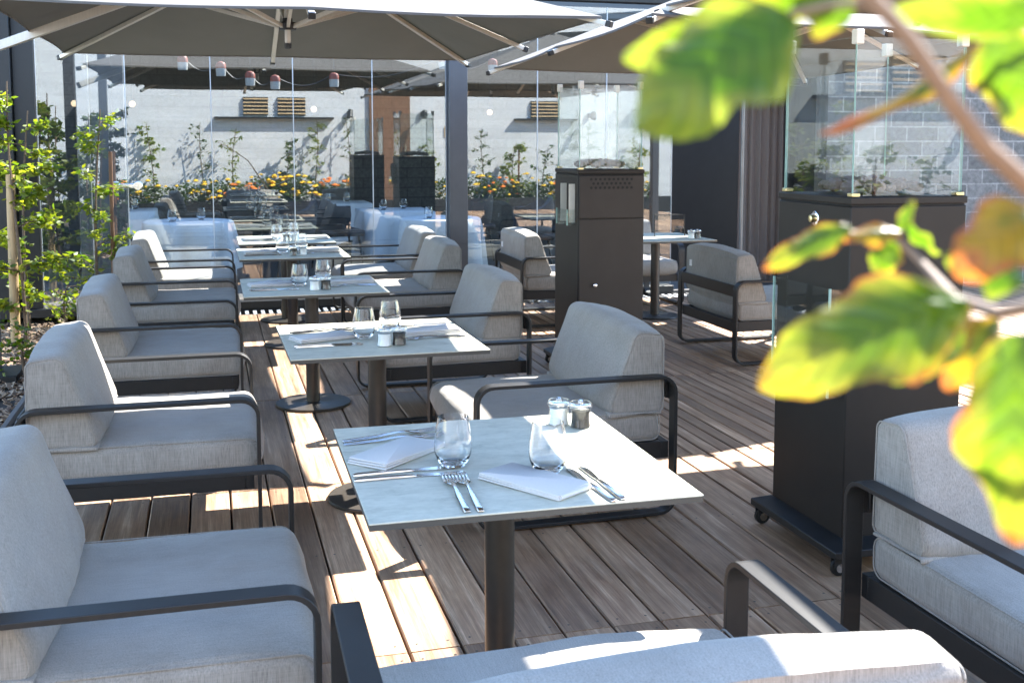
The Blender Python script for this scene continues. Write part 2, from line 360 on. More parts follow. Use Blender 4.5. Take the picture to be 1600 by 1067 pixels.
# ------------------------------------------------------------------ ground and deck
g = MB(); g.add([(-400,-400,-0.09),(400,-400,-0.09),(400,400,-0.09),(-400,400,-0.09)], [(0,1,2,3)])
tag(g.build('ground', simple('paving', (0.27, 0.26, 0.245), 0.9, 0, 0.15, 0.8)), kind='structure')
d = MB(); PITCH = 0.1433
seams = [-2.9, -1.74, -0.25, 1.24, 2.73, 4.22, 5.713, 7.2, 8.66]
i0 = int((-0.72-0.478)/PITCH) - 1
for k in range(len(seams)-1):
    ya, yb = seams[k]+0.003, seams[k+1]-0.003
    x = 0.478 + PITCH*i0 + (0.0 if k > 1 else 0.0)
    while x < 8.5:
        pw = PITCH
        if x > 1.48 and ya > 4.2: pw = PITCH/2
        if x + pw > -0.75:
            z = random.uniform(-0.0015, 0.0015); g_ = 0.0034
            xa, xb = x+g_/1, x+pw-g_/1; b = 0.004
            ring = lambda y: [(xa, y, -0.03), (xb, y, -0.03), (xb, y, z-b), (xb-b, y, z), (xa+b, y, z), (xa, y, z-b)]
            d.loft([ring(ya), ring(yb)])
            if ya > 0.5 and x < 5:
                for ys in (ya+0.04, (ya+yb)/2, yb-0.04):
                    for xs in ((xa+0.025, xb-0.025) if pw > 0.1 else ((xa+xb)/2,)):
                        xs += random.uniform(-.003, .003); d.add([(xs+0.0042*math.cos(q*math.pi/3), ys+0.0042*math.sin(q*math.pi/3), z+0.0007) for q in range(6)], [(0, 1, 2, 3, 4, 5)], 1)
        x += pw
tag(d.build('terrace_deck', [DECK, simple('screw_head', (0.09, 0.08, 0.07), 0.5, 0.6)], sharp=25), kind='structure')
u = MB().box((-0.75, -2.9, -0.088), (8.6, 8.66, -0.034))
tag(u.build('deck_underlay', simple('dark_void', (0.012, 0.01, 0.009), 0.95)), kind='structure')

# ------------------------------------------------------------------ lounge armchair (faces local +X)
def cushion(prof, y0, y1, r, bulge=0.01, steps=14, seed=0):
    """lofts a closed (x,z) profile along y with rounded ends and a soft crown"""
    cx = sum(p[0] for p in prof)/len(prof); cz = sum(p[1] for p in prof)/len(prof)
    n = len(prof); nrm = []
    for i in range(n):
        a, b = Vector((*prof[i-1], 0)), Vector((*prof[(i+1) % n], 0)); t = (b-a).normalized(); nrm.append((t.y, -t.x))
    ys = []
    for k in range(5): th = R(90*k/4); ys.append((y0 + r*(1-math.sin(th)), r*(1-math.cos(th))) if False else (y0 + r*(1-math.cos(th)), r*(1-math.sin(th))))
    for k in range(1, steps): ys.append((y0+r+(y1-y0-2*r)*k/steps, 0))
    for k in range(4, -1, -1): th = R(90*k/4); ys.append((y1 - r*(1-math.cos(th)), r*(1-math.sin(th))))
    rings = []
    for y, ins in ys:
        t = (y-y0)/(y1-y0); bl0 = bulge*(math.sin(math.pi*t)**0.6 if 0 < t < 1 else 0)
        ring = []
        for (px, pz), (nx, nz) in zip(prof, nrm):
            wv = 0.0055*mnoise.noise(Vector((px*5+seed, y*5, pz*5))) + 0.0022*mnoise.noise(Vector((px*14+seed, y*14, pz*14)))
            ed = min(y-y0, y1-y); wv -= 0.0028*max(0, 1-ed/0.11)*(mnoise.noise(Vector((px*34+seed, 0.5+(1 if y > 0 else 0), pz*34)))+0.1)
            wv -= 0.003*max(0, 1-abs(pz-0.385)/0.09)*mnoise.noise(Vector((y*26+seed, px*4, 3.1)))
            bl = bl0*(0.12 if nx < -0.5 else 1.0); ring.append((px+nx*(bl-ins+wv), y, pz+nz*(bl-ins+wv)))
        rings.append(ring)
    return MB().loft(rings)
def smooth_poly(pts, rads, n=5, sub=6):
    out = []; k = len(pts)
    for i in range(k):
        p, a, b = Vector(pts[i]), Vector(pts[i-1]), Vector(pts[(i+1) % k])
        u, v = (a-p).normalized(), (b-p).normalized(); ang = u.angle(v); t = rads[i]/math.tan(ang/2)
        c = p + (u+v).normalized()*(rads[i]/math.sin(ang/2)); s, e = p+u*t-c, p+v*t-c
        for j in range(n+1):
            q = s.lerp(e, j/n).normalized()*rads[i] + c; out.append((q.x, q.y))
    res = []
    for i in range(len(out)):
        a, b = Vector(out[i]), Vector(out[(i+1) % len(out)]); L_ = (b-a).length; m = max(1, int(L_/0.05))
        for j in range(m): q = a.lerp(b, j/m); res.append((q.x, q.y))
    return res
CW, CD = 0.84, 0.74                                       # width over the frames, depth
SEATP = smooth_poly([(-0.70, 0.265), (-0.012, 0.262), (0.012, 0.31), (-0.015, 0.368), (-0.70, 0.372)], [0.035, 0.035, 0.06, 0.04, 0.035])
BACKP = smooth_poly([(-0.708, 0.372), (-0.505, 0.372), (-0.505, 0.41), (-0.598, 0.668), (-0.706, 0.655)], [0.022, 0.025, 0.05, 0.035, 0.024])
def make_chair(label, seed=1):
    rs = random.Random(seed*13+5)
    t = thing('lounge_armchair', label, 'armchair', group='lounge armchairs on the deck')
    for s in (-1, 1):
        y = s*(CW/2-0.025); path = rrect(-CD, 0.006, -0.0, 0.512, 0.062); k = len(path); m = MB(); rings = []
        for i in range(k):
            a, b = Vector(path[i-1]), Vector(path[(i+1) % k]); tt = (b-a).normalized(); nx, nz = tt.y, -tt.x; px, pz = path[i]
            rings.append([(px-nx*0.012, y-0.025, pz-nz*0.012), (px, y-0.025, pz), (px, y+0.025, pz), (px-nx*0.012, y+0.025, pz-nz*0.012)])
        m.loft(rings, closed=True); m.build('armrest_loop', METAL, t, bevel=0.0015, sharp=50)
    m = MB(); yi = CW/2-0.05
    m.box((-CD+0.012, -yi, 0.2), (-CD+0.04, yi, 0.262)); m.box((-0.05, -yi, 0.2), (-0.022, yi, 0.258))
    for s in (-1, 1):
        a, b = sorted((s*yi, s*(yi-0.025))); m.box((-CD+0.04, a, 0.2), (-0.05, b, 0.262))
    for k in range(6): x = -0.66+k*0.11; m.box((x, -yi+0.025, 0.236), (x+0.05, yi-0.025, 0.25))
    m.build('seat_rail', METAL, t, bevel=0.002)
    MB().box((-CD+0.003, -yi-0.002, 0.415), (-CD+0.0115, yi+0.002, 0.485)).box((-CD+0.0118, -yi+0.01, 0.418), (-CD+0.022, yi-0.01, 0.482)).build('back_rail', METAL, t, bevel=0.002)
    yc = CW/2-0.056
    s_ = cushion(SEATP, -yc, yc, 0.026, 0.014, seed=seed*7.3).build('seat_cushion', FAB, t, sharp=60)
    b_ = cushion(BACKP, -yc-0.002, yc+0.002, 0.016, 0.025, steps=26, seed=seed*5.1+40).build('back_cushion', FAB, t, sharp=50)
    for (o, prof, y2, ins) in ((s_, SEATP, yc-0.006, 0.003), (b_, BACKP, yc-0.001, 0.003)):
        for sg in (-1, 1):
            m = MB(); pts = []
            for i in range(len(prof)):
                a, b = Vector(prof[i-1]), Vector(prof[(i+1) % len(prof)]); tt = (b-a).normalized()
                pts.append((prof[i][0]-tt.y*ins*0.8, sg*y2, prof[i][1]+tt.x*ins*0.8))
            m.tube(pts, 0.0022, 6, closed=True).build('seam_piping', FAB, o)
    fl = smooth_poly([(-0.695, 0.366), (-0.497, 0.366), (-0.497, 0.379), (-0.695, 0.379)], [0.006]*4, 4)
    cushion(fl, -yc-0.009, yc+0.009, 0.005, 0.002, seed=seed*3.3).build('zip_flap', FAB, b_, sharp=60)
    MB().box((-CD+0.024, yc-0.10, 0.53), (-CD+0.03, yc-0.07, 0.57)).build('care_tag', TAGM, b_)
    b_.location = (rs.uniform(-0.006, 0.004), rs.uniform(-0.004, 0.004), 0.0); b_.rotation_euler = (rs.uniform(-0.008, 0.008), 0, rs.uniform(-0.012, 0.012))
    return t
nch = [0]
def place_chair(x, y, rz, label):
    """x, y is the middle of the chair's front edge"""
    nch[0] += 1; rs = random.Random(nch[0]*3+1); t = make_chair(label, nch[0])
    t.location = (x, y, 0.002); t.rotation_euler.z = rz + rs.uniform(-0.02, 0.02); return t
place_chair(0.185, 2.385, 0, 'grey lounge armchair cut by the left photo edge, nearest of the row facing right')
place_chair(0.145, 3.97, 0, 'grey lounge armchair in left row with a sunlit bar across its seat, beside white stones')
place_chair(0.13, 5.49, 0, 'grey lounge armchair facing the third table, middle of the five in the left row')
place_chair(0.155, 7.13, 0, 'grey shaded lounge armchair facing the fourth table, second from glass wall in left row')
place_chair(0.17, 8.36, 0, 'grey sunlit lounge armchair at the left end right against the glass wall')
place_chair(0.85, 3.93, math.pi, 'grey lounge armchair facing left at the second table, behind the nearest table')
place_chair(0.76, 5.46, math.pi, 'grey lounge armchair facing left at the third table, half sunlit backrest')
place_chair(0.88, 7.3, math.pi, 'grey lounge armchair facing left at the fourth table, behind third table')
place_chair(0.93, 8.34, math.pi, 'grey lounge armchair facing left beside the steel pillar at the glass wall')
place_chair(2.90, 7.87, 0, 'grey lounge armchair seen from behind, left of the farther black heater cabinet')
place_chair(3.75, 6.25, 0, 'grey lounge armchair seen from behind between the two black heater cabinets')
place_chair(3.34, 8.2, -R(90), 'grey lounge armchair behind the small far right table with the wire frame')
place_chair(1.925, 1.585, -R(90), 'grey lounge armchair at right photo edge in front of the nearer heater cabinet')
bc = place_chair(0.615, 1.945, R(90), 'grey lounge armchair seen over its back at bottom edge, facing the nearest table')

for ch in bc.children:
    if ch.name.startswith('back_cushion'): ch.location = (-0.012, -0.012, 0.0); ch.scale = (1, 1.035, 0.935)     # pressed down and back

# ------------------------------------------------------------------ tables
TW, TL, TZ = 0.69, 0.715, 0.615
def make_table():
    t = thing('bistro_table', '', 'table', group='pedestal tables on the deck')
    o = MB().box((-TW/2, -TL/2, TZ-0.0035), (TW/2, TL/2, TZ)).build('tabletop', CER, t, bevel=0.0008)
    MB().box((-TW/2+0.0005, -TL/2+0.0005, TZ-0.0155), (TW/2-0.0005, TL/2-0.0005, TZ-0.0037)).build('tabletop_edge', CERE, o)
    m = MB().box((-0.17, -0.17, TZ-0.028), (0.17, 0.17, TZ-0.0165))
    m.build('support_plate', POLE, t)
    MB().lathe([(0.0345, 0.012), (0.0345, TZ-0.0285)], 28).build('pedestal', POLE, t)
    MB().lathe([(0.19, 0.001), (0.191, 0.009), (0.188, 0.013), (0.045, 0.0135), (0.037, 0.018)], 48).build('base_disc', POLE, t)
    return t
table0 = make_table()
TABS = [(0.628, 2.364, -0.9, 'white ceramic-topped square table nearest the camera, half of its top in sun'),
        (0.59, 4.01, 0.5, 'white ceramic-topped square table, second from the camera, far half of top in sun'),
        (0.49, 5.575, -0.1, 'white ceramic-topped square table, third from the camera, top almost fully shaded'),
        (0.515, 7.28, 0, 'white ceramic-topped square table, fourth from the camera, next to last before the glass'),
        (0.54, 8.32, 0, 'brightly sunlit white square table standing closest to the glass wall'),
        (3.30, 7.74, 0, 'white square table with a wire frame, right of the farther black heater cabinet')]
for k, (x, y, r, lab) in enumerate(TABS):
    if k == 0: table0.location = (x, y, 0); table0.rotation_euler.z = R(r); table0['label'] = lab
    else: dup(table0, (x, y, 0), R(r), lab)
TN = ['nearest table', 'second table', 'third table', 'fourth table', 'sunlit far table', 'wire frame table']

# ------------------------------------------------------------------ tableware
def fork_mesh():
    m = MB(); K = 1.24
    prof = [(0, 0.0055, 0.0015, .003), (0.02, 0.0068, 0.002, .0032), (0.07, 0.0058, 0.004, .003), (0.11, 0.0035, 0.008, .0028), (0.128, 0.0032, 0.0085, .0025), (0.138, 0.008, 0.0065, .002), (0.15, 0.0115, 0.0045, .0018), (0.158, 0.0118, 0.004, .0016)]
    m.loft([[(x, -w_, z), (x, w_, z), (x, w_*0.7, z+t_), (x, -w_*0.7, z+t_)] for x, w_, z, t_ in prof])
    for k in range(4):
        y = -0.009+k*0.006
        pr_ = [(0.157, 0.0021, 0.0041), (0.175, 0.0017, 0.0042), (0.19, 0.0014, 0.006), (0.197, 0.0007, 0.0078)]
        m.loft([[(x, y-w_, z), (x, y+w_, z), (x, y+w_, z+0.0015), (x, y-w_, z+0.0015)] for x, w_, z in pr_])
    m.v = [(x*K, y*K, z) for x, y, z in m.v]; return m
def knife_mesh():
    m = MB()
    prof = [(0, 0.006, .0045), (0.01, 0.0072, .006), (0.08, 0.0062, .006), (0.118, 0.005, .0048), (0.125, 0.0042, .003)]
    m.loft([[(x, -w_, 0.0008), (x, w_, 0.0008), (x, w_*0.8, t_), (x, -w_*0.8, t_)] for x, w_, t_ in prof])
    m.v = [(x*1.09, y*1.1, z) for x, y, z in m.v]; return m
def blade_mesh():
    m = MB(); prof = [(0.125, -0.004, 0.004), (0.14, -0.006, 0.0055), (0.18, -0.0095, 0.0062), (0.205, -0.0085, 0.006), (0.216, -0.004, 0.0055), (0.22, 0.002, 0.0045)]
    m.loft([[(x, a, 0.001), (x, b, 0.001), (x, b, 0.0032), (x, a, 0.0018)] for x, a, b in prof]); m.v = [(x*1.09, y*1.1, z) for x, y, z in m.v]; return m
def tumbler_mesh():
    out = [(0.0, 0.0), (0.018, 0.0), (0.0225, 0.0025), (0.0285, 0.012), (0.0335, 0.026), (0.0352, 0.042), (0.0342, 0.06), (0.0312, 0.08), (0.0283, 0.1)]
    inn = [(0.0272, 0.1002), (0.030, 0.08), (0.033, 0.06), (0.034, 0.042), (0.0322, 0.027), (0.027, 0.0145), (0.02, 0.0105), (0.0, 0.0095)]
    return MB().lathe([(max(r*1.22, 0.0002), z*1.13) for r, z in out+inn], 36)
def napkin_obj(parent_name, label):
    t = thing('napkin', label, 'napkin', group='folded napkins on the tables')
    m = MB()
    lx, ly = 0.112, 0.056
    for k in range(3):
        z0 = 0.0005+k*0.0044; e = 0.0012*k; poly = []
        for (cx_, cy_, a0) in ((lx-e-0.004, -ly+0.004, -90), (lx-e-0.004, ly-0.004, 0), (-lx+0.004+e*1.5, ly-0.004-e, 90), (-lx+0.004+e*1.5, -ly+0.004, 180)):
            for j in range(5): a = R(a0+90*j/4); poly.append((cx_+0.004*math.cos(a), cy_+0.004*math.sin(a)))
        ring = lambda z, ins: [(x*(1-ins), y*(1-ins*1.8), z+0.0016*math.sin(x*38+y*22+k)+0.0015*k*max(0, -x/lx)) for x, y in poly]
        m.loft([ring(z0, 0.012), ring(z0+0.0008, 0), ring(z0+0.003, 0), ring(z0+0.0041, 0.012)])
    m.build('folded_cloth', NAP, t, sharp=60)
    m = MB().tube([(lx-0.001, -ly+0.006, 0.0072), (lx+0.0012, 0, 0.0075), (lx-0.001, ly-0.006, 0.0072)], 0.0055, 8); m.build('folded_edge', NAP, t)
    return t
fork0 = tag(fork_mesh().build('fork', STEEL, bevel=0.0005, sharp=60), '', 'fork', 'forks on the tables')
kn0 = thing('knife', '', 'knife', group='knives on the tables'); knife_mesh().build('handle', STEEL, kn0, bevel=0.001, sharp=60); blade_mesh().build('blade', STEEL, kn0)
gl0 = tag(tumbler_mesh().build('tumbler', TUMB), '', 'glass', 'stemless tumblers on the tables')
nap0 = napkin_obj('', '')
def shaker(fill, nm, label):
    t = thing(nm, label, 'shaker', group='salt and pepper mills on the tables')
    body = [(0.0002, 0), (0.0215, 0), (0.023, 0.002), (0.0205, 0.022), (0.0195, 0.034), (0.021, 0.046), (0.0215, 0.05)]
    MB().lathe([(a*1.25, b) for a, b in body + [(0.0002, 0.0502)]], 28).build('glass_body', ACRY, t)
    MB().lathe([(a*1.25, b) for a, b in [(0.0002, 0.002), (0.0195, 0.002), (0.0195, 0.004), (0.0182, 0.022), (0.0176, 0.034), (0.019, 0.044), (0.0002, 0.0445)]], 24).build('filling', fill, t)
    MB().lathe([(a*1.25, b) for a, b in [(0.0002, 0.0505), (0.0225, 0.0505), (0.0235, 0.053), (0.0235, 0.06), (0.021, 0.0645), (0.0002, 0.0655)]], 28).build('clear_cap', CAPG, t)
    k = MB().lathe([(0.002, 0.046), (0.002, 0.0658), (0.0072, 0.066), (0.0078, 0.0685), (0.006, 0.0705), (0.0002, 0.0712)], 16); k.build('steel_knob', CHROME, t)
    return t
sa0 = shaker(SALT, 'salt_mill', ''); pe0 = shaker(PEPPER, 'pepper_mill', '')
used = {}
def put(o, p, rz, label):
    k = o.name
    if k not in used:
        used[k] = 1; o.location = p; o.rotation_euler.z = rz; o['label'] = label; return o
    return dup(o, p, rz, label)
ZT = TZ+0.0006
def along(p, q): return math.atan2(q.y-p.y, q.x-p.x)
def setting(tn, nap, nrz, glass, forks, knives, side):
    put(nap0, (nap[0], nap[1], ZT), nrz, f'white folded napkin of the {side} place setting on the {tn}')
    put(gl0, (glass[0], glass[1], ZT), 0, f'clear stemless tumbler by the {side} napkin on the {tn}')
    for i, (x, y, a) in enumerate(forks):
        put(fork0, (x, y, ZT), a, f"steel fork at the {side} napkin of the {tn}, {'outer' if i == 0 else 'inner'} one of the two")
    for i, (x, y, a) in enumerate(knives):
        put(kn0, (x, y, ZT), a, f"steel knife at the {side} napkin of the {tn}, {'inner' if i == 0 else 'outer'} one of the two")
# nearest table: a setting for the left chair and one for the chair at the bottom edge
P = lambda x, y: atz(x, y, TZ)
c = (P(543, 721)+P(600, 739)+P(681, 703)+P(652, 687))/4
f1, f2 = P(535, 691), P(536, 695)
k1, k2 = P(552, 746), P(552, 750)
setting(TN[0], c, along(P(572, 731), P(668, 694)), P(708, 728), [(f1.x, f1.y, R(10)), (f2.x, f2.y-0.004, R(4))], [(k1.x, k1.y+0.006, R(2)), (k2.x, k2.y-0.012, R(0))], 'left')
c = (P(743, 750)+P(794, 729)+P(924, 762)+P(882, 788))/4
f1, f2 = P(731, 802), P(752, 801)
k1, k2 = P(960, 785), P(975, 782)
setting(TN[0], c, along(P(768, 739), P(903, 775)), P(856, 738), [(f1.x, f1.y, along(f1, P(695, 741))), (f2.x, f2.y, along(f2, P(714, 736)))],
        [(k1.x, k1.y, along(k1, P(887, 733))), (k2.x, k2.y, along(k2, P(911, 733)))], 'near side')
s = P(873, 663); put(sa0, (s.x, s.y, ZT), 0, f'glass salt mill on the {TN[0]}'); s = P(907, 667); put(pe0, (s.x, s.y, ZT), 0.5, f'glass pepper mill on the {TN[0]}')
for ti in (1, 2, 3, 4, 5):
    x, y = TABS[ti][0], TABS[ti][1]; tn = TN[ti]
    if ti < 5:
        j = random.uniform(-0.015, 0.015)
        setting(tn, (x-0.2, y+0.02+j, 0), R(random.uniform(2, 22)), (x-0.05 if ti == 1 else x-0.06, y-0.02, 0),
                [(x-0.31, y+0.16, R(6)), (x-0.30, y+0.14, R(2))], [(x-0.315, y-0.13, R(2)), (x-0.31, y-0.15, R(0))], 'left')
        setting(tn, (x+0.21, y+0.06+j, 0), R(180+random.uniform(2, 20)), (x+0.075, y+0.15, 0),
                [(x+0.31, y-0.06, R(180+8)), (x+0.32, y-0.085, R(180+3))], [(x+0.31, y+0.19, R(180)), (x+0.315, y+0.21, R(178))], 'right')
        a, b = ((x+0.0, y-0.19), (x+0.055, y-0.18)) if ti in (1, 2) else ((x+0.06, y-0.17), (x+0.0, y-0.18))
    else: a, b = (x+0.21, y-0.19), (x+0.265, y-0.18)
    put(sa0, (a[0], a[1], ZT), 0.3*ti, f'glass salt mill on the {tn}'); put(pe0, (b[0], b[1], ZT), 0.7*ti, f'glass pepper mill on the {tn}')
s = thing('wire_stand', 'thin wire frame with clear sheet on the table right of the farther heater', 'menu stand', (3.42, 7.75, ZT), R(-8))  # wire frame and clear sheet drawing a thin outline above the table
MB().tube([(-0.12, 0, 0.0), (-0.12, 0, 0.17), (0.12, 0, 0.17), (0.12, 0, 0.0)], 0.004, 8).build('wire_frame', METAL, s)
MB().box((-0.115, -0.0015, 0.004), (0.115, 0.0015, 0.165)).build('clear_sheet', ACRY, s)

# ------------------------------------------------------------------ heater cabinets with glass tops
def heater(name, loc, sz, label, zt, zg):
    t = thing(name, label, 'patio heater', loc, group='black heater cabinets with glass tops'); w_, l_ = sz; zb = 0.1
    MB().box((0, 0, zb), (w_, l_, zt-0.028)).build('cabinet', BODY, t, bevel=0.004)
    MB().box((0.005, 0.005, zt-0.0278), (w_-0.005, l_-0.005, zt-0.0222)).build('shadow_gap', BODYJ, t)
    MB().box((-0.002, -0.002, zt-0.022), (w_+0.002, l_+0.002, zt)).build('top_plate', BODY, t, bevel=0.003)
    e = 0.055; pl = MB().loft([[(-e, -e, 0.062), (w_+e, -e, 0.062), (w_+e, l_+e, 0.062), (-e, l_+e, 0.062)], [(-e, -e, 0.085), (w_+e, -e, 0.085), (w_+e, l_+e, 0.085), (-e, l_+e, 0.085)],
                               [(-0.004, -0.004, 0.108), (w_+0.004, -0.004, 0.108), (w_+0.004, l_+0.004, 0.108), (-0.004, l_+0.004, 0.108)]])
    pl.build('dolly_plinth', BLK, t, bevel=0.003)
    for x in (-0.025, w_+0.025):
        for y in (-0.025, l_+0.025):
            f = MB().box((x-0.02, y-0.012, 0.03), (x+0.02, y-0.009, 0.061)).box((x-0.02, y+0.009, 0.03), (x+0.02, y+0.012, 0.061)).build('caster', BLK, t)
            wh = MB(); rr = [(0.02, -0.008), (0.027, -0.006), (0.027, 0.006), (0.02, 0.008)]
            wh.loft([[(x+r_*math.cos(2*math.pi*j/20), y+yy, 0.028+r_*math.sin(2*math.pi*j/20)) for j in range(20)] for r_, yy in rr]); wh.build('wheel', BLK, f)
            hb = MB(); hb.loft([[(x+r_*math.cos(2*math.pi*j/16), y+yy, 0.028+r_*math.sin(2*math.pi*j/16)) for j in range(16)] for r_, yy in [(0.014, -0.0135), (0.014, 0.0135)]]); hb.build('hub', CHROME, f)
    # glass box: four panes with green edges, clips at the corners
    i = 0.012; th = 0.006
    for lo, hi, nrm in (((i, i, zt+0.004), (w_-i, i+th, zg), 1), ((i, l_-i-th, zt+0.004), (w_-i, l_-i, zg), 1),
                   ((i, i+th+0.001, zt+0.004), (i+th, l_-i-th-0.001, zg), 0), ((w_-i-th, i+th+0.001, zt+0.004), (w_-i, l_-i-th-0.001, zg), 0)):
        m = MB().box(lo, hi)
        for fi, f in enumerate(m.f):
            vs = [Vector(m.v[q]) for q in f]; n = (vs[1]-vs[0]).cross(vs[2]-vs[1]).normalized()
            if abs(n[nrm]) < 0.5: m.m[fi] = 1
        m.build('glass_pane', [HGLASS, GEDGE], t)
    for x in (i-0.006, w_-i-0.022):
        for y in (i-0.006, l_-i-0.022):
            MB().box((x, y, zg-0.022), (x+0.028, y+0.028, zg+0.022)).build('corner_clip', CLIP, t, bevel=0.003)
            MB().box((x, y, zt+0.001), (x+0.028, y+0.028, zt+0.013)).build('brass_clip', BRASS, t, bevel=0.002)
    m = MB(); rnd = random.Random(4)
    for k in range(60):
        x, y = rnd.uniform(0.07, w_-0.07), rnd.uniform(0.07, l_-0.07); r0 = rnd.uniform(0.016, 0.028); rings = []
        for a in range(5):
            th_ = math.pi*(0.08+0.84*a/4); rings.append([(x+r0*rnd.uniform(.8, 1.2)*math.sin(th_)*math.cos(2*math.pi*j/7), y+r0*rnd.uniform(.8, 1.2)*math.sin(th_)*math.sin(2*math.pi*j/7), zt+0.018+rnd.uniform(0, 0.002)+r0*0.8*(1-math.cos(th_))-r0*0.6+0.02*math.exp(-((x-w_/2)**2+(y-l_/2)**2)/0.012)) for j in range(7)])
        m.loft(rings)
    m.build('lava_rocks', LAVA, t)
    return t
h2 = heater('gas_heater', (1.877, 2.903, 0), (0.412, 0.435), 'black heater cabinet on casters at right, nearer one, with clear glass holder on its side', 1.171, 1.655)
# nearer: lock and acrylic holder on the left face
m = MB(); yy, zz = 0.2, 1.095
rings = [[(-x, yy+r_*math.cos(2*math.pi*j/24), zz+r_*math.sin(2*math.pi*j/24)) for j in range(24)] for r_, x in ((0.024, 0.0005), (0.024, 0.003), (0.02, 0.005))]
lk = m.loft(rings).build('lock', CHROME, h2)
m = MB(); m.loft([[(-x, yy+r_*math.cos(2*math.pi*j/18), zz+r_*math.sin(2*math.pi*j/18)) for j in range(18)] for r_, x in ((0.012, 0.005), (0.012, 0.02), (0.008, 0.022))]); m.build('lock_barrel', BRASS, lk)
def holder(par, y0, y1, z0, z1):
    m = MB().box((-0.052, y0, z0), (-0.047, y1, z1)); hd = m.build('clear_holder', HGLASS, par)
    for y in (y0, y1-0.008):
        MB().box((-0.0465, y, z0), (-0.0008, y+0.008, z1)).build('holder_side', [HGLASS], hd)
        MB().box((-0.053, y+0.001, z0), (-0.0465, y+0.007, z1+0.001)).build('holder_edge', GEDGE, hd)
    MB().box((-0.046, y0+0.009, z0), (-0.001, y1-0.009, z0+0.005)).build('holder_floor', HGLASS, hd)
holder(h2, 0.02, 0.37, 0.55, 0.89)
h1 = heater('gas_heater', (2.0, 5.8, 0), (0.40, 0.42), 'black heater cabinet in the middle distance with vent holes and door knob, farther one', 1.185, 1.66)
LITFRONT = simple('lit_front_steel', (0.036, 0.031, 0.027), 0.5, 0, 0.1, 6, spec=0.3)  # lighter copy of the cabinet steel, the lit front put into its colour
dr = MB().box((0.006, -0.008, 0.125), (0.394, -0.0005, 0.905)).build('cabinet_door', LITFRONT, h1, bevel=0.002)
k = MB(); k.loft([[(0.098+r_*math.cos(2*math.pi*j/16), -y, 0.53+r_*math.sin(2*math.pi*j/16)) for j in range(16)] for r_, y in ((0.006, 0.008), (0.006, 0.014), (0.012, 0.016), (0.012, 0.022), (0.008, 0.025))]); k.build('knob', CHROME, dr)
up_ = MB().box((0.006, -0.008, 0.912), (0.394, -0.0005, 1.15)).build('vent_panel', LITFRONT, h1, bevel=0.002)
m = MB()
for r_ in range(3):
    for q in range(10 - (r_ % 2)):
        x = 0.075+q*0.027+(0.0135 if r_ % 2 else 0); z = 1.132-r_*0.024
        m.loft([[(x+0.0082*math.cos(2*math.pi*j/10), yv, z+0.0082*math.sin(2*math.pi*j/10)) for j in range(10)] for yv in (-0.0095, -0.0082)])
m.build('vent_holes', BODYJ, up_)
for (y0, y1) in ((0.05, 0.058), (0.2, 0.208)):
    m = MB().box((-0.036, y0, 0.885), (-0.0008, y1, 1.105)); m.build('holder_bright_edge', ACEDGE, h1)  # bright edges of the clear holder, put into the colour of opaque strips
holder(h1, 0.04, 0.24, 0.87, 0.96)

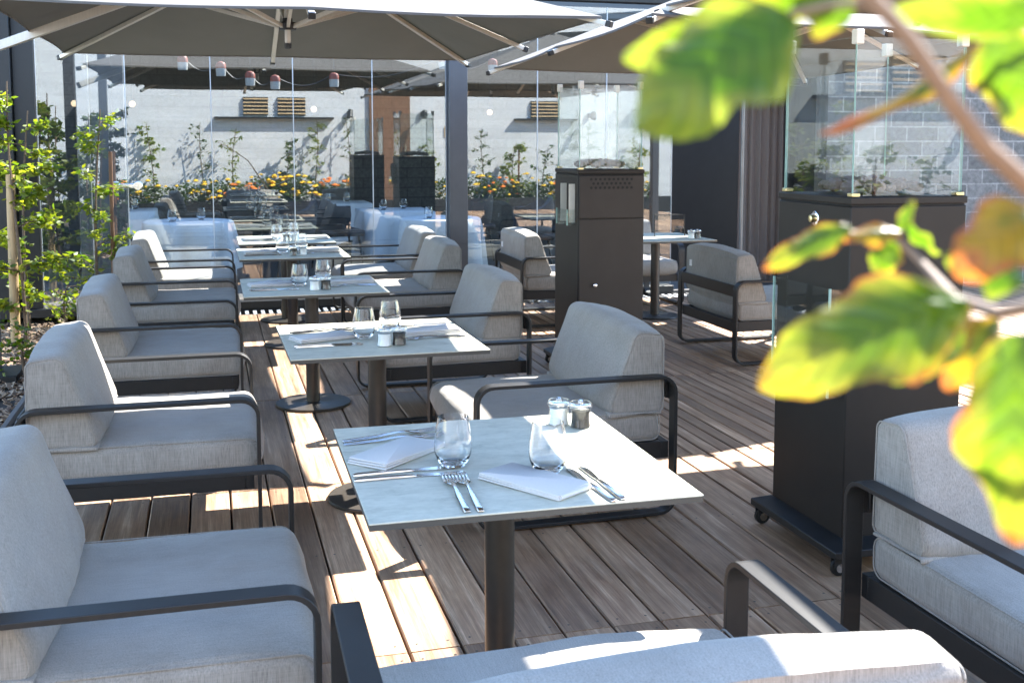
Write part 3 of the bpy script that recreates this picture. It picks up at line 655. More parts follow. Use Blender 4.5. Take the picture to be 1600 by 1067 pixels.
# ------------------------------------------------------------------ parasols
def parasol(label, FL, FR, NL, NR, apex, hubz, arm_to, mast_x):
    cx = sum(p[0] for p in (FL, FR, NL, NR))/4; cyy = sum(p[1] for p in (FL, FR, NL, NR))/4
    t = thing('cantilever_parasol', label, 'parasol', (0, 0, 0), group='square cantilever parasols over the terrace')
    V = Vector; FL, FR, NL, NR = V(FL), V(FR), V(NL), V(NR); A = V((cx, cyy, apex))
    ring = [FL, (FL+FR)/2, FR, (FR+NR)/2, NR, (NR+NL)/2, NL, (NL+FL)/2]
    m = MB(); rows = 9; cols = 8; top = []
    for i in range(8):
        a, b = ring[i], ring[(i+1) % 8]
        grid = []
        for r_ in range(rows+1):
            row = []
            for c_ in range(cols+1):
                s_ = c_/cols; e = a.lerp(b, s_); e = e + (A-e)*0.024*math.sin(math.pi*s_)
                p = A.lerp(e, max(r_/rows, 0.02)); p = p - V((0, 0, 0.022*math.sin(math.pi*s_)*(r_/rows) + 0.006*mnoise.noise(p*3.1)+0.003*mnoise.noise(p*9)))
                row.append(p)
            grid.append(row)
        for r_ in range(rows):
            for c_ in range(cols):
                m.add([grid[r_][c_], grid[r_+1][c_], grid[r_+1][c_+1], grid[r_][c_+1]], [(0, 1, 2, 3)])
    o = m.build('canopy', CAN, t, sharp=20, weld=0.0008)
    # hem band and thickness
    sd = o.modifiers.new('thick', 'SOLIDIFY'); sd.thickness = 0.003; sd.offset = 1; sd.use_rim = False
    hm = MB()
    for i in range(8):
        a, b = ring[i], ring[(i+1) % 8]; pts = []
        for c_ in range(cols+1):
            s_ = c_/cols; e = a.lerp(b, s_); e = e + (A-e)*0.024*math.sin(math.pi*s_) - V((0, 0, 0.022*math.sin(math.pi*s_))); pts.append(e)
        for q in range(cols):
            hm.beam(pts[q]-V((0,0,0.005)), pts[q+1]-V((0,0,0.005)), 0.005, 0.012)
    hm.build('canopy_hem', CAN, o)
    H = V((cx, cyy, hubz))
    for i, e in enumerate(ring):
        dr_ = (e-A).normalized(); a = A + dr_*0.08 - V((0, 0, 0.03)); en = e + dr_*0.03 - V((0, 0, 0.028))
        if arm_to is not None and i == arm_to: en = e + dr_*0.19 - V((0, 0, 0.028))
        rb = MB().beam(a, en, 0.03 if arm_to != i else 0.055, 0.026 if arm_to != i else 0.05).build('rib', ALU, t, bevel=0.002)
        MB().beam(en, en+dr_*0.03, 0.036 if arm_to != i else 0.06, 0.032 if arm_to != i else 0.055).build('rib_cap', BLK, rb, bevel=0.003)
        mid = a.lerp(e, 0.42) - V((0, 0, 0.02)); hh = H + V((dr_.x, dr_.y, 0)).normalized()*0.045
        MB().beam(hh, mid, 0.02, 0.024).build('strut', ALU, rb, bevel=0.002)
    MB().lathe([(0.018, -0.02), (0.05, -0.02), (0.058, 0.0), (0.058, 0.022), (0.03, 0.03), (0.03, 0.05)], 12, tuple(H)).build('lower_hub', BLK, t)
    MB().lathe([(0.014, -0.1), (0.018, -0.09), (0.018, -0.0205)], 12, tuple(H)).build('hub_stem', ALU, t)
    MB().lathe([(0.012, -0.135), (0.021, -0.13), (0.022, -0.101)], 12, tuple(H)).build('stem_plug', BLK, t)
    MB().lathe([(0.02, 0.0505), (0.02, apex-hubz-0.06)], 12, tuple(H)).build('centre_tube', ALU, t)
    MB().lathe([(0.07, -0.06), (0.07, -0.02), (0.06, -0.005)], 12, tuple(A)).build('upper_hub', BLK, t)
    # mast and overhead arm
    mx = mast_x; sgn = 1 if mx > cx else -1
    MB().beam((mx, cyy, 0.0), (mx, cyy, 2.95), 0.1, 0.11).build('mast', FRAME, t, bevel=0.006)
    MB().beam((mx, cyy, 2.9), (cx, cyy, apex+0.12), 0.07, 0.09).build('overhead_arm', METAL, t, bevel=0.005)
    MB().lathe([(0.025, -0.02), (0.025, 0.11)], 12, tuple(A)).build('hanger', METAL, t)
    bz = 0.003 if mx > 0 else -0.054
    MB().box((mx-0.16, cyy-0.16, bz), (mx+0.16, cyy+0.16, bz+0.062)).build('base_plate', METAL, t, bevel=0.006)
    return t
parasol('square taupe parasol at upper left with its black hub in view', (-0.97, 8.38, 1.98), (1.93, 8.30, 1.98), (-0.98, 5.36, 1.985), (1.96, 5.33, 1.98), 2.56, 2.04, 7, -1.25)
parasol('square taupe parasol at upper right behind the foreground leaves and the farther heater', (2.085, 8.0, 1.9), (5.0, 8.5, 1.9), (2.12, 5.04, 1.97), (5.1, 5.58, 1.975), 2.5, 1.98, None, 6.4)
parasol('taupe parasol over the near left tables, mostly above the photo frame', (-0.75, 5.02, 2.1), (2.07, 5.02, 2.1), (-0.85, 1.85, 2.1), (1.90, 1.80, 2.1), 2.66, 2.15, None, -1.25)
parasol('taupe parasol over the nearer heater, only its far ribs in the top right corner', (2.24, 5.15, 2.03), (5.2, 5.12, 2.03), (2.2, 2.1, 2.03), (5.2, 2.1, 2.03), 2.6, 2.09, None, 6.1)

# ------------------------------------------------------------------ glass facade
GY = 9.0
seam_x = [-1.25, -0.61, 0.03, 0.67, 1.31, 1.935, None, 2.10, 2.73, 3.36, 3.985]
def pane(x0, x1, z0=0.07, z1=2.5, lab='', y=GY):
    t = thing('glass_panel', lab, 'glass panel', (0, 0, 0), group='sliding glass panels of the facade')
    MB().box((x0+0.004, y-0.005, z0), (x1-0.004, y+0.005, z1)).build('pane', FACADE, t)
    MB().box((x0-0.0, y-0.007, z0), (x0+0.0036, y+0.007, z1)).build('edge_seal', SEAL, t)
    MB().box((x1-0.0036, y-0.007, z0), (x1, y+0.007, z1)).build('edge_seal', SEAL, t)
    return t
labs = ['sliding glass panel with a lock, leftmost in the facade beside the steel door post', 'tall frameless glass panel second from the left door post, behind the armchair nearest the glass',
        'tall frameless glass panel directly behind the sunlit table at the glass', 'tall frameless glass panel two panels left of the steel pillar', 'tall frameless glass panel touching the steel pillar on its left side',
        'tall frameless glass panel touching the steel pillar on its right side', 'tall frameless glass panel seen left of and behind the farther heater', 'tall frameless glass panel at the dark doorway, right of the farther heater']
xs = [(-1.25, -0.61), (-0.61, 0.03), (0.03, 0.67), (0.67, 1.31), (1.31, 1.93), (2.105, 2.73), (2.73, 3.36), (3.36, 3.985)]
gp = [pane(a, b, lab=l) for (a, b), l in zip(xs, labs)]
lk = MB().box((-0.69, GY-0.04, 0.985), (-0.54, GY-0.008, 1.02)).build('lock_bar', CHROME, gp[0], bevel=0.006)
for x in (-0.70, -0.535):
    m = MB(); m.loft([[(x+r_*math.cos(2*math.pi*j/24), GY-0.008-y, 1.003+r_*math.sin(2*math.pi*j/24)) for j in range(24)] for r_, y in ((0.036, 0), (0.036, 0.03), (0.03, 0.035))]); m.build('lock_rosette', CHROME, lk)
tag(MB().box((1.94, GY-0.09, 0.0), (2.095, GY+0.09, 2.54)).build('steel_pillar', FRAME, bevel=0.004), 'dark blue-grey steel pillar between the glass panels', 'pillar')
tag(MB().box((-1.62, GY-0.09, 0.0), (-1.41, GY+0.09, 2.54)).build('facade_post', METAL, bevel=0.004), 'dark facade post at the left photo edge behind the young tree', 'post')
t = thing('facade_rails', 'dark frame rails holding the glass panels at floor and head', 'frame', (0, 0, 0))
MB().box((-1.41, GY-0.07, 0.0), (1.939, GY+0.07, 0.065)).box((2.096, GY-0.07, 0.0), (3.99, GY+0.07, 0.065)).build('sill_rail', METAL, t, bevel=0.003)
MB().box((-1.62, GY-0.06, 2.545), (5.4, GY+0.06, 2.64)).build('head_rail', METAL, t, bevel=0.003)
MB().box((-1.405, GY-0.03, 0.066), (-1.255, GY+0.03, 2.54)).build('door_stile', METAL, t, bevel=0.003)
t = thing('mast_reflection_posts', 'slim grey posts behind the glass at far left standing in for mirrored masts', 'posts', (0, 0, 0))
MB().box((-1.08, 10.02, 0.0), (-0.98, 10.12, 2.5)).build('jamb', FRAME, t, bevel=0.003); MB().box((-0.82, 10.4, 0.0), (-0.72, 10.5, 2.5)).build('jamb', FRAME, t, bevel=0.003)  # posts put inside the glass in place of reflected parasol masts
MB().box((-1.0, 10.4, 0.0), (-0.82, 10.46, 2.5)).build('return_panel', FRAME, t)
# linear drain in front of the glass
t = thing('drain_grate', 'linear floor drain with pale slats along the foot of the glass wall', 'drain', (0, 0, 0))
MB().box((-0.75, 8.665, -0.06), (4.6, 8.92, -0.03)).build('channel', BLK, t)
m = MB(); x = -0.74
while x < 4.58: m.box((x, 8.68, -0.029), (x+0.028, 8.905, -0.004)); x += 0.062
m.build('slats', simple('galvanised_slat', (0.55, 0.56, 0.57), 0.4, 0.4), t)
MB().box((-0.75, 8.66, -0.03), (4.6, 8.68, 0.0)).box((-0.75, 8.905, -0.03), (4.6, 8.925, 0.0)).build('rim', METAL, t)

# ------------------------------------------------------------------ interior behind the glass
tag(MB().box((-4, GY+0.075, -0.02), (5.4, 15.6, 0.0)).build('interior_floor', simple('dark_interior_floor', (0.09, 0.085, 0.08), 0.5)), kind='structure')
tag(MB().box((-4, 15.4, 0.0), (8, 15.6, 3.2)).build('interior_back_wall', DBRICK), 'dark brick back wall of the restaurant room', 'wall')
tag(MB().box((-4, 9.3, 0.0), (-3.8, 15.4, 3.2)).build('interior_side_wall', simple('pale_concrete', (0.34, 0.34, 0.33), 0.85, 0, 0.1, 5, (12, 12, 0.4))), 'pale concrete side wall inside at left', 'wall')
tag(MB().box((-4, 11.7, 2.66), (8, 15.6, 2.8)).build('interior_roof', simple('dark_ceiling', (0.05, 0.05, 0.05), 0.8)), 'dark flat roof over the restaurant room', 'roof')
tag(MB().box((-4, 11.6, 2.66), (8, 11.69, 3.0)).build('roof_fascia', FRAME), 'blue-grey fascia along the roof edge above the glass', 'fascia')
tag(MB().box((3.99, 10.6, 0.0), (7.9, 10.75, 2.6)).build('doorway_dark_wall', simple('doorway_shade_black', (0.014, 0.014, 0.015), 0.6)), 'black wall inside the doorway at right, the shade put into its colour', 'wall')  # darkness seen through the doorway is put into this wall's colour
tag(MB().box((4.0, GY-0.07, 1.86), (5.4, GY+0.07, 2.54)).build('door_header', METAL), 'dark header panel above the open doorway', 'header')
tag(MB().lathe([(0.016, 0.0), (0.016, 1.858)], 12, (4.68, 9.0, 0)).build('door_pole', simple('grey_tube', (0.2, 0.2, 0.2), 0.35, 0.5)), 'slim grey vertical pole in front of the curtain', 'pole')
t = thing('door_curtain', 'grey eyelet curtain hanging in the doorway behind the heaters', 'curtain', (0, 0, 0))
m = MB(); rows = []; n = 90
for zz in (0.03, 0.6, 1.2, 1.72, 1.79):
    row = []
    for j in range(n+1):
        x = 4.80+0.47*j/n; a = 2*math.pi*6*j/n + 0.15*math.sin(zz*3+j*.1); row.append(Vector((x, 9.30+0.015*math.sin(a)+0.006*math.sin(a*1.7+1), zz)))
    rows.append(row)
for r_ in range(4):
    for j in range(n): m.add([rows[r_][j], rows[r_][j+1], rows[r_+1][j+1], rows[r_+1][j]], [(0, 1, 2, 3)])
o = m.build('drape', CURT, t, sharp=80, weld=0.0005); sd = o.modifiers.new('thick', 'SOLIDIFY'); sd.thickness = 0.003; sd.use_rim = False
for q in range(6):
    x = 4.80+0.47*(q+0.5)/6; y = 9.265
    m = MB(); m.loft([[(x+r_*math.cos(2*math.pi*j/16), y-yy, 1.757+r_*math.sin(2*math.pi*j/16)) for j in range(16)] for r_, yy in ((0.024, -0.004), (0.024, 0.004), (0.014, 0.005))]); m.build('eyelet', BLK, t)
MB().tube([(4.76, 9.3, 1.757), (5.3, 9.3, 1.757)], 0.012, 10).build('curtain_rod', METAL, t)
tag(MB().box((5.30, GY-0.2, 0.0), (5.42, GY+0.4, 2.54)).build('doorway_jamb', METAL), 'dark jamb right of the curtain', 'jamb')
tag(MB().box((5.425, GY-0.15, -0.05), (11, GY+0.15, 2.55)).build('stone_block_wall', GBRICK), 'grey stone block wall at right behind the nearer heater', 'wall')
# round and square tables under white cloths
def cloth_table(x, y, r, square, lab, rz=0, zt=0.6):
    t = thing('dining_table', lab, 'table', (x, y, 0), rz, 'white-clothed dining tables inside'); n = 64; rings = []
    for k, (rr, z) in enumerate(((0.001, zt), (0.5, zt), (0.96, zt), (1.0, zt-0.012), (1.03, zt-0.15), (1.06, 0.12))):
        ring = []
        for j in range(n):
            a = 2*math.pi*j/n; q = r
            if square: q = r/max(abs(math.cos(a)), abs(math.sin(a)))*0.92
            wv = 1+(0.11*math.sin(9*a+x)+0.06*math.sin(16*a+2*x))*max(0, k-3)/2
            ring.append((q*rr*wv*math.cos(a), q*rr*wv*math.sin(a), z + (0.05*math.sin(4*a) if k == 5 else 0)))
        rings.append(ring)
    MB().loft(rings, cap=False).build('tablecloth', CLOTH, t, sharp=60)
    MB().lathe([(0.04, 0.01), (0.04, zt-0.02)], 12).build('pedestal', POLE, t); MB().lathe([(0.22, 0.001), (0.22, 0.0095)], 24).build('base_disc', POLE, t)
ct = [(-0.2, 10.75, 0.42, 0, 'round white-clothed table inside the glass behind the two left end armchairs'), (2.2, 10.55, 0.4, 0, 'round white-clothed table inside behind the steel pillar'),
      (1.98, 12.0, 0.42, 1, 'square white-clothed table inside left of the pillar, middle of three'), (1.55, 13.7, 0.42, 1, 'farthest white-clothed table inside, left of the pillar'), (-0.92, 12.7, 0.38, 1, 'square white-clothed table at far left inside by the slim posts')]
for a in ct: cloth_table(*a)
for k, (x, y, r, sq, lab) in enumerate(ct):
    for j, (dx, dy) in enumerate(((-0.14, -0.1), (0.12, 0.1))):
        put(gl0, (x+dx, y+dy, 0.602), 0, f"clear tumbler at the {('left', 'right')[j]} of the {lab.split(' inside')[0].split(',')[0]}, {('by the left end', 'behind pillar', 'middle of three', 'farthest', 'far left')[k]}")
def shell_chair(x, y, rz, lab):
    t = thing('dining_chair', lab, 'chair', (x, y, 0), rz, 'charcoal shell chairs inside')
    MB().box((-0.24, -0.24, 0.36), (0.24, 0.24, 0.43)).build('seat', SHELL, t, bevel=0.03, seg=3)
    m = MB(); rings = []
    for z, rr in ((0.4, 0.25), (0.55, 0.275), (0.7, 0.285), (0.8, 0.27)):
        outer = [(-rr*math.cos(a), rr*math.sin(a), z - 0.13*(abs(math.sin(a))**3)*(z > 0.6)) for a in [R(-105+210*j/20) for j in range(21)]]
        inner = [(-(rr-0.045)*math.cos(a), (rr-0.045)*math.sin(a), z - 0.13*(abs(math.sin(a))**3)*(z > 0.6)) for a in [R(105-210*j/20) for j in range(21)]]
        rings.append(outer+inner)
    m.loft(rings).build('back_shell', SHELL, t, sharp=50)
    for sx in (-1, 1):
        for sy in (-1, 1): MB().tube([(sx*0.18, sy*0.18, 0.37), (sx*0.22, sy*0.22, 0.0)], [0.013, 0.009], 8).build('leg', BLK, t)
for a in ((0.75, 10.95, R(200), 'charcoal shell chair inside right of the round table nearest the glass'), (-0.95, 11.3, R(30), 'charcoal shell chair inside left by the slim posts'),
          (1.3, 11.6, R(10), 'charcoal shell chair inside left of the middle square table'), (2.85, 12.1, R(190), 'charcoal shell chair inside right of the middle square table'),
          (0.95, 13.5, R(0), 'charcoal shell chair at the farthest table inside'), (3.1, 10.6, R(180), 'charcoal shell chair inside right of the round table behind the pillar'),
          (3.6, 11.6, R(150), 'charcoal shell chair inside near the dark doorway')): shell_chair(*a)
pend = [(-0.207, 2.05, 'far left'), (0.133, 2.0, 'second from left'), (0.397, 1.915, 'third from left'), (0.626, 1.885, 'lowest'), (1.179, 1.915, 'fifth from left'), (2.25, 2.1, 'right of the pillar top'), (2.75, 2.08, 'rightmost')]
tag(MB().box((-4, 10.57, 2.656), (5.4, 10.63, 2.72)).build('roof_beam', FRAME), 'slim steel beam carrying the pendant lamps', 'beam')
for x, z, q in pend:
    t = thing('pendant_lamp', f'white drum pendant with orange-red cap, {q} of the row', 'pendant lamp', (x, 10.6, z), 0, 'orange and white pendant lamps inside')
    MB().lathe([(0.042, -0.045), (0.046, 0.0), (0.046, 0.025)], 20).build('shade', SHADEW, t); MB().lathe([(0.047, 0.026), (0.047, 0.06), (0.036, 0.08), (0.01, 0.09)], 20).build('cap', ORANGE, t)
    MB().tube([(0, 0, 0.088), (0, 0, 2.655-z)], 0.004, 6).build('cord', BLK, t)
m = MB(); pts = []
for k in range(len(pend)-1):
    (xa, za, _), (xb, zb_, _) = pend[k], pend[k+1]
    for j in range(10): s_ = j/10; pts.append((xa+(xb-xa)*s_, 10.68, za+(zb_-za)*s_+0.08-0.1*math.sin(math.pi*s_)))
tag(m.tube(pts, 0.006, 6).build('festoon_cable', BLK), 'black cable sagging between the pendant lamps', 'cable')
for x, y, z, q in ((-0.77, 12.4, 1.75, 'left end'), (1.15, 12.4, 1.71, 'middle'), (3.18, 12.4, 1.69, 'right end'), (-1.35, 12.4, 1.75, 'far left, standing in for a lamp reflected at the door')):  # the last globe is put in for a reflection of a lamp
    t = thing('globe_lamp', f'small lit globe lamp glowing inside, {q}', 'lamp', (x, y, z), 0, 'lit globe lamps inside')
    MB().lathe([(0.0005, -0.035), (0.02, -0.03), (0.034, -0.01), (0.034, 0.01), (0.02, 0.03), (0.008, 0.034)], 16).build('globe', GLOW, t)
    MB().tube([(0, 0, 0.034), (0, 0, 2.655-z)], 0.004, 6).build('cord', BLK, t)

# ------------------------------------------------------------------ plants
def leaves(m, pts, size, rnd, spread=(1, 1, 0.6), mi=0):
    for p in pts:
        s_ = size*rnd.uniform(0.6, 1.3)
        d_ = Vector((rnd.uniform(-1, 1)*spread[0], rnd.uniform(-1, 1)*spread[1], rnd.uniform(-1, 0.6)*spread[2])).normalized()
        u = d_.cross(Vector((rnd.uniform(-1, 1), rnd.uniform(-1, 1), rnd.uniform(0.2, 1)))).normalized()
        n = d_.cross(u); a = Vector(p)
        m.add([a, a+d_*s_*0.45+u*s_*0.27+n*s_*0.06, a+d_*s_, a+d_*s_*0.45-u*s_*0.27+n*s_*0.06, a+d_*s_*0.5-n*s_*0.02], [(0, 1, 4), (1, 2, 4), (2, 3, 4), (3, 0, 4)], mi)
def sapling(name, label, x, y, z0, h, rad, nleaf, size, mat, stake=None, seed=0, group=None, lean=0.05, low=0.15):
    rnd = random.Random(seed); t = thing(name, label, 'young tree', (x, y, z0), 0, group)
    trunk = [(lean*math.sin(2.5*k/8+seed)*k/8, lean*math.cos(1.7*k/8+seed)*k/8, h*k/8) for k in range(9)]
    tm = MB().tube(trunk, [0.011*(1-0.75*k/8)+0.002 for k in range(9)], 7); lm = MB(); pts = []
    nb = 14 if h > 1 else 9
    for b in range(nb):
        f = low+(0.96-low)*(b+rnd.random())/nb; k = min(7, int(f*8)); p0 = Vector(trunk[k]).lerp(Vector(trunk[k+1]), f*8-k)
        a = rnd.uniform(0, 6.28); L_ = rad*rnd.uniform(0.45, 1.15)*(1.15-0.55*f); d_ = Vector((math.cos(a), math.sin(a), rnd.uniform(0.25, 0.9)))
        br = [p0+d_*L_*s_+Vector((0, 0, -0.25*L_*s_*s_)) for s_ in (0, 0.35, 0.7, 1.0)]
        tm.tube(br, [0.005, 0.004, 0.003, 0.0015], 5)
        for q in range(max(3, nleaf//nb)):
            s_ = rnd.random()**0.6; i_ = min(2, int(s_*3)); p = br[i_].lerp(br[i_+1], min(1, s_*3-i_))
            pts.append(p+Vector((rnd.gauss(0, 0.022), rnd.gauss(0, 0.022), rnd.gauss(0, 0.022))))
    tm.build('trunk', BARK, t); leaves(lm, pts, size, rnd); lm.build('foliage', mat, t, sharp=180)
    if stake:
        MB().tube([(stake[0], stake[1], 0), (stake[0]+0.01, stake[1], stake[3])], [stake[2], stake[2]*0.9], 10).build('support_stake', stake[4], t)
    return t
sapling('young_tree', 'bright green young tree tied to a pale stake at the left photo edge', -1.24, 8.05, -0.03, 1.78, 0.34, 1300, 0.058, LEAF, (-0.07, 0.0, 0.032, 1.15, STAKE), 3, None, 0.08, 0.1)
sapling('young_tree', 'leafy young tree with a brown stake against the glass at left', -0.83, 8.8, -0.03, 1.62, 0.26, 620, 0.055, LEAF, (0.1, 0.06, 0.016, 1.3, BROWN), 11, None, 0.06, 0.15)
sapling('young_tree', 'slim young tree between the stake tree and the facade post', -1.3, 8.6, -0.03, 1.6, 0.32, 700, 0.06, LEAF, None, 17, None, 0.06, 0.1)
sapling('low_plant', 'low leafy plant at the foot of the young tree on the bark mulch', -1.05, 6.75, -0.02, 0.3, 0.2, 110, 0.05, LEAF, None, 23)
sapling('low_plant', 'small sprouting plant beside the glass sill at left', -1.0, 8.3, -0.02, 0.34, 0.2, 110, 0.05, LEAF, None, 29)
for k, (x, y, h, q) in enumerate(((-1.5, 5.7, 1.75, 'nearest the glass'), (-1.35, 4.5, 1.7, 'second'), (-1.22, 3.4, 1.75, 'third'), (-1.5, 2.3, 1.8, 'nearest the camera'))):
    sapling('young_tree', f'dark leafy young tree in the left mulch bed mirrored in the glass, {q}', x, y, -0.03, h, 0.3, 900, 0.07, LEAFD, None, 60+k, 'young trees in the left bed', 0.06, 0.08)
# mulch, pebbles, kerb board
rnd = random.Random(5); m = MB(); m.add([(-3.2, -2.9, -0.055), (-0.95, -2.9, -0.055), (-0.95, 8.9, -0.055), (-3.2, 8.9, -0.055)], [(0, 1, 2, 3)], 0)
for k in range(5200):
    x, y = rnd.uniform(-2.1, -0.97), rnd.uniform(2.8, 8.85); a = rnd.uniform(0, 6.28); l_, w2 = rnd.uniform(0.012, 0.035), rnd.uniform(0.005, 0.013)
    M_ = Matrix.Translation((x, y, -0.045+rnd.uniform(0, 0.02))) @ Matrix.Rotation(a, 4, 'Z') @ Matrix.Rotation(rnd.uniform(-0.6, 0.6), 4, 'Y') @ Matrix.Rotation(rnd.uniform(-.5, .5), 4, 'X')
    m.box((-l_, -w2, -0.002), (l_, w2, 0.003), 1, M_)
mul_m, nt, p, N, L = newmat('bark_chips'); gg = N.new('ShaderNodeNewGeometry'); r = ramp(N, [(0, (0.09, 0.05, 0.03)), (0.5, (0.25, 0.16, 0.1)), (1, (0.5, 0.36, 0.24))]); L.new(gg.outputs['Random Per Island'], r.inputs[0]); L.new(r.outputs[0], p.inputs['Base Color']); p.inputs['Roughness'].default_value = 0.9
tag(m.build('mulch_bed', [SOIL, mul_m]), 'bark mulch bed along the left edge of the deck', 'mulch', kind='stuff')
def pebble(m, x, y, z, r0, rnd):
    rings = []; a0 = rnd.uniform(0, 6); sx, sy = rnd.uniform(0.8, 1.4), rnd.uniform(0.7, 1.1)
    for a in range(6):
        th = math.pi*(0.04+0.92*a/5)
        rings.append([(x+r0*sx*math.sin(th)*math.cos(2*math.pi*j/9+a0)*rnd.uniform(.93, 1.07), y+r0*sy*math.sin(th)*math.sin(2*math.pi*j/9+a0), z-r0*0.7*math.cos(th)) for j in range(9)])
    m.loft(rings)
m = MB()
for k in range(420): pebble(m, rnd.uniform(-0.92, -0.77), rnd.uniform(3.0, 8.6), -0.045+rnd.uniform(0, 0.03), rnd.uniform(0.018, 0.042), rnd)
for k in range(150): pebble(m, rnd.uniform(2.1, 3.3), rnd.uniform(8.7, 8.9), 0.01+rnd.uniform(0, 0.02), rnd.uniform(0.018, 0.036), rnd)
tag(m.build('white_pebbles', simple('white_stone', (0.6, 0.6, 0.6), 0.8, 0, 0.15, 12, bmp=0.3), sharp=70), 'white and grey pebbles along the deck edge and at the glass foot', 'pebbles', kind='stuff')
tag(MB().box((-0.965, 2.6, -0.08), (-0.94, 8.7, 0.02)).build('edging_board', simple('grey_edging', (0.13, 0.11, 0.095), 0.8), bevel=0.003), 'low edging board between the pebbles and the bark mulch', 'edging board')

# ------------------------------------------------------------------ garden wall behind the camera, mirrored by the glass
WY = -3.4
tag(MB().box((-9, WY-0.25, -0.09), (14, WY, 4.2)).build('garden_wall', WHITEW), 'tall white rendered wall opposite the glass facade', 'wall')
t = thing('planter_trough', 'long dark planter trough along the white wall', 'planter', (0, 0, 0))
MB().box((-4.5, -2.92, -0.09), (11.5, -2.87, 0.24)).build('front_board', METAL, t, bevel=0.003); MB().box((-4.5, WY+0.002, -0.08), (11.5, -2.925, 0.2)).build('soil', SOIL, t)
rx = [(-0.99, 1.3), (-0.17, 1.2), (0.56, 1.25), (1.32, 1.22), (1.85, 1.15), (2.57, 1.45), (4.37, 1.1), (5.4, 1.2), (5.9, 1.15), (6.5, 1.12), (8.6, 1.0), (-2.2, 1.3)]
nm_ = ['leftmost', 'second', 'third', 'fourth', 'fifth', 'sixth', 'seventh', 'eighth', 'ninth', 'tenth', 'last on the right', 'off the left end']
for k, (x, h) in enumerate(rx):
    sapling('espalier_sapling', f'slim sapling mirrored before the white wall, {nm_[k]} of its row', x+random.uniform(-.12, .12), -3.12+random.uniform(-.1, .06), 0.19, 0.26+h*random.uniform(0.72, 1.2), random.uniform(0.2, 0.36), random.choice((130, 220, 300, 380)), random.uniform(0.062, 0.09), LEAFD if k % 2 else LEAF, (0.09, 0, 0.02, 1.05, BROWN) if k == 8 else None, 40+k, 'saplings in the planter', 0.1, 0.2)
def flower_clump(x, y, z, n, col, lab, seed):
    rnd = random.Random(seed); t = thing('marigold_clump', lab, 'flowers', (x, y, z), 0, 'marigold clumps in the planter'); pts = []
    hh = rnd.uniform(0.34, 0.58)
    for k in range(520): a, r_ = rnd.uniform(0, 6.28), rnd.random()**0.5*0.34; pts.append((r_*math.cos(a)*1.2, r_*math.sin(a)*0.5, rnd.uniform(0, hh)*(1-r_*r_*4*0.6)))
    m = MB(); leaves(m, pts, 0.08, rnd); m.build('foliage', LEAFD, t, sharp=180); m = MB()
    for k in range(n):
        a, r_ = rnd.uniform(0, 6.28), rnd.random()**0.5*0.34; x2, y2, z2 = r_*math.cos(a)*1.2, r_*math.sin(a)*0.5+0.05, rnd.uniform(0.12, hh+0.12)*(1-r_*0.6); s_ = rnd.uniform(0.035, 0.062)
        for q in range(2):
            m.loft([[(x2+s_*rr*math.cos(2*math.pi*j/9+q)*rnd.uniform(.85, 1.15), y2+s_*rr*math.sin(2*math.pi*j/9+q), z2+s_*zz+q*0.01) for j in range(9)] for rr, zz in ((0.2, -0.3), (1-q*0.3, 0), (0.75-q*0.3, 0.3), (0.1, 0.42))])
    m.build('blossoms', col, t)
for k, (x, n, col, q) in enumerate(((-0.4, 9, YEL, 'leftmost, small'), (0.2, 10, YEL, 'yellow, left of the orange one'), (0.65, 9, ORF, 'orange, beside the third sapling'), (1.35, 16, YEL, 'yellow, below the fourth sapling'), (1.75, 18, YEL, 'dense yellow, by the fifth sapling'), (2.3, 22, ORF, 'large orange'),
                              (5.2, 10, YEL, 'yellow, right of the wooden door'), (5.6, 9, ORF, 'orange, right of the wooden door'), (6.1, 12, YEL, 'yellow, by the staked sapling'), (6.6, 12, YEL, 'yellow, right of the staked sapling'), (8.5, 14, YEL, 'yellow, at the far right'), (7.4, 10, YEL, 'yellow, between the right saplings'), (-1.1, 8, YEL, 'sparse, at the left end'), (1.0, 12, YEL, 'yellow, below the left louvre'), (4.5, 10, YEL, 'yellow, just right of the wooden door'), (7.0, 9, ORF, 'orange, next to last on the right'), (-1.8, 7, ORF, 'orange, past the left end'))):
    flower_clump(x, -3.02, 0.19, n+6, col, f'marigold clump mirrored in the glass, {q}', 80+k)
# louvred vents, shelves, door, spotlights on the white wall
def vent(x0, x1, z0, z1, lab):
    t = thing('louvre_vent', lab, 'vent', (0, WY, 0), 0, 'louvred wall vents')
    MB().box((x0, 0.0015, z0), (x1, 0.04, z1)).build('recess', BLK, t); m = MB(); n = 5
    for k in range(n): z = z0+(z1-z0)*(k+0.5)/n; m.box((x0, 0.0405, z-0.013), (x1, 0.065, z+0.013))
    m.build('slats', SLAT, t)
vent(0.66, 1.12, 1.86, 2.2, 'wooden louvred vent on the white wall, left of a pair mirrored in the glass'); vent(1.3, 1.82, 1.86, 2.2, 'wooden louvred vent on the white wall, right of a pair mirrored in the glass'); vent(6.35, 6.95, 1.84, 2.18, 'wooden louvred vent on the white wall mirrored right of the pillar')
for a, b, q in ((0.13, 2.35, 'left'), (6.0, 7.3, 'right')):
    tag(MB().box((a, WY+0.0015, 1.79), (b, WY+0.14, 1.825)).build('wall_shelf', METAL), f'long dark ledge under the louvred vents, {q} one', 'ledge')
t = thing('wooden_door', 'tall brown wooden door in the white wall mirrored behind the heaters', 'door', (0, 0, 0))
MB().box((3.05, WY+0.0015, 0.0), (3.85, WY+0.06, 2.5)).build('door_leaf', BROWN, t); MB().lathe([(0.012, 0), (0.012, 0.3)], 10, (3.75, WY+0.09, 1.0)).build('handle', CHROME, t)
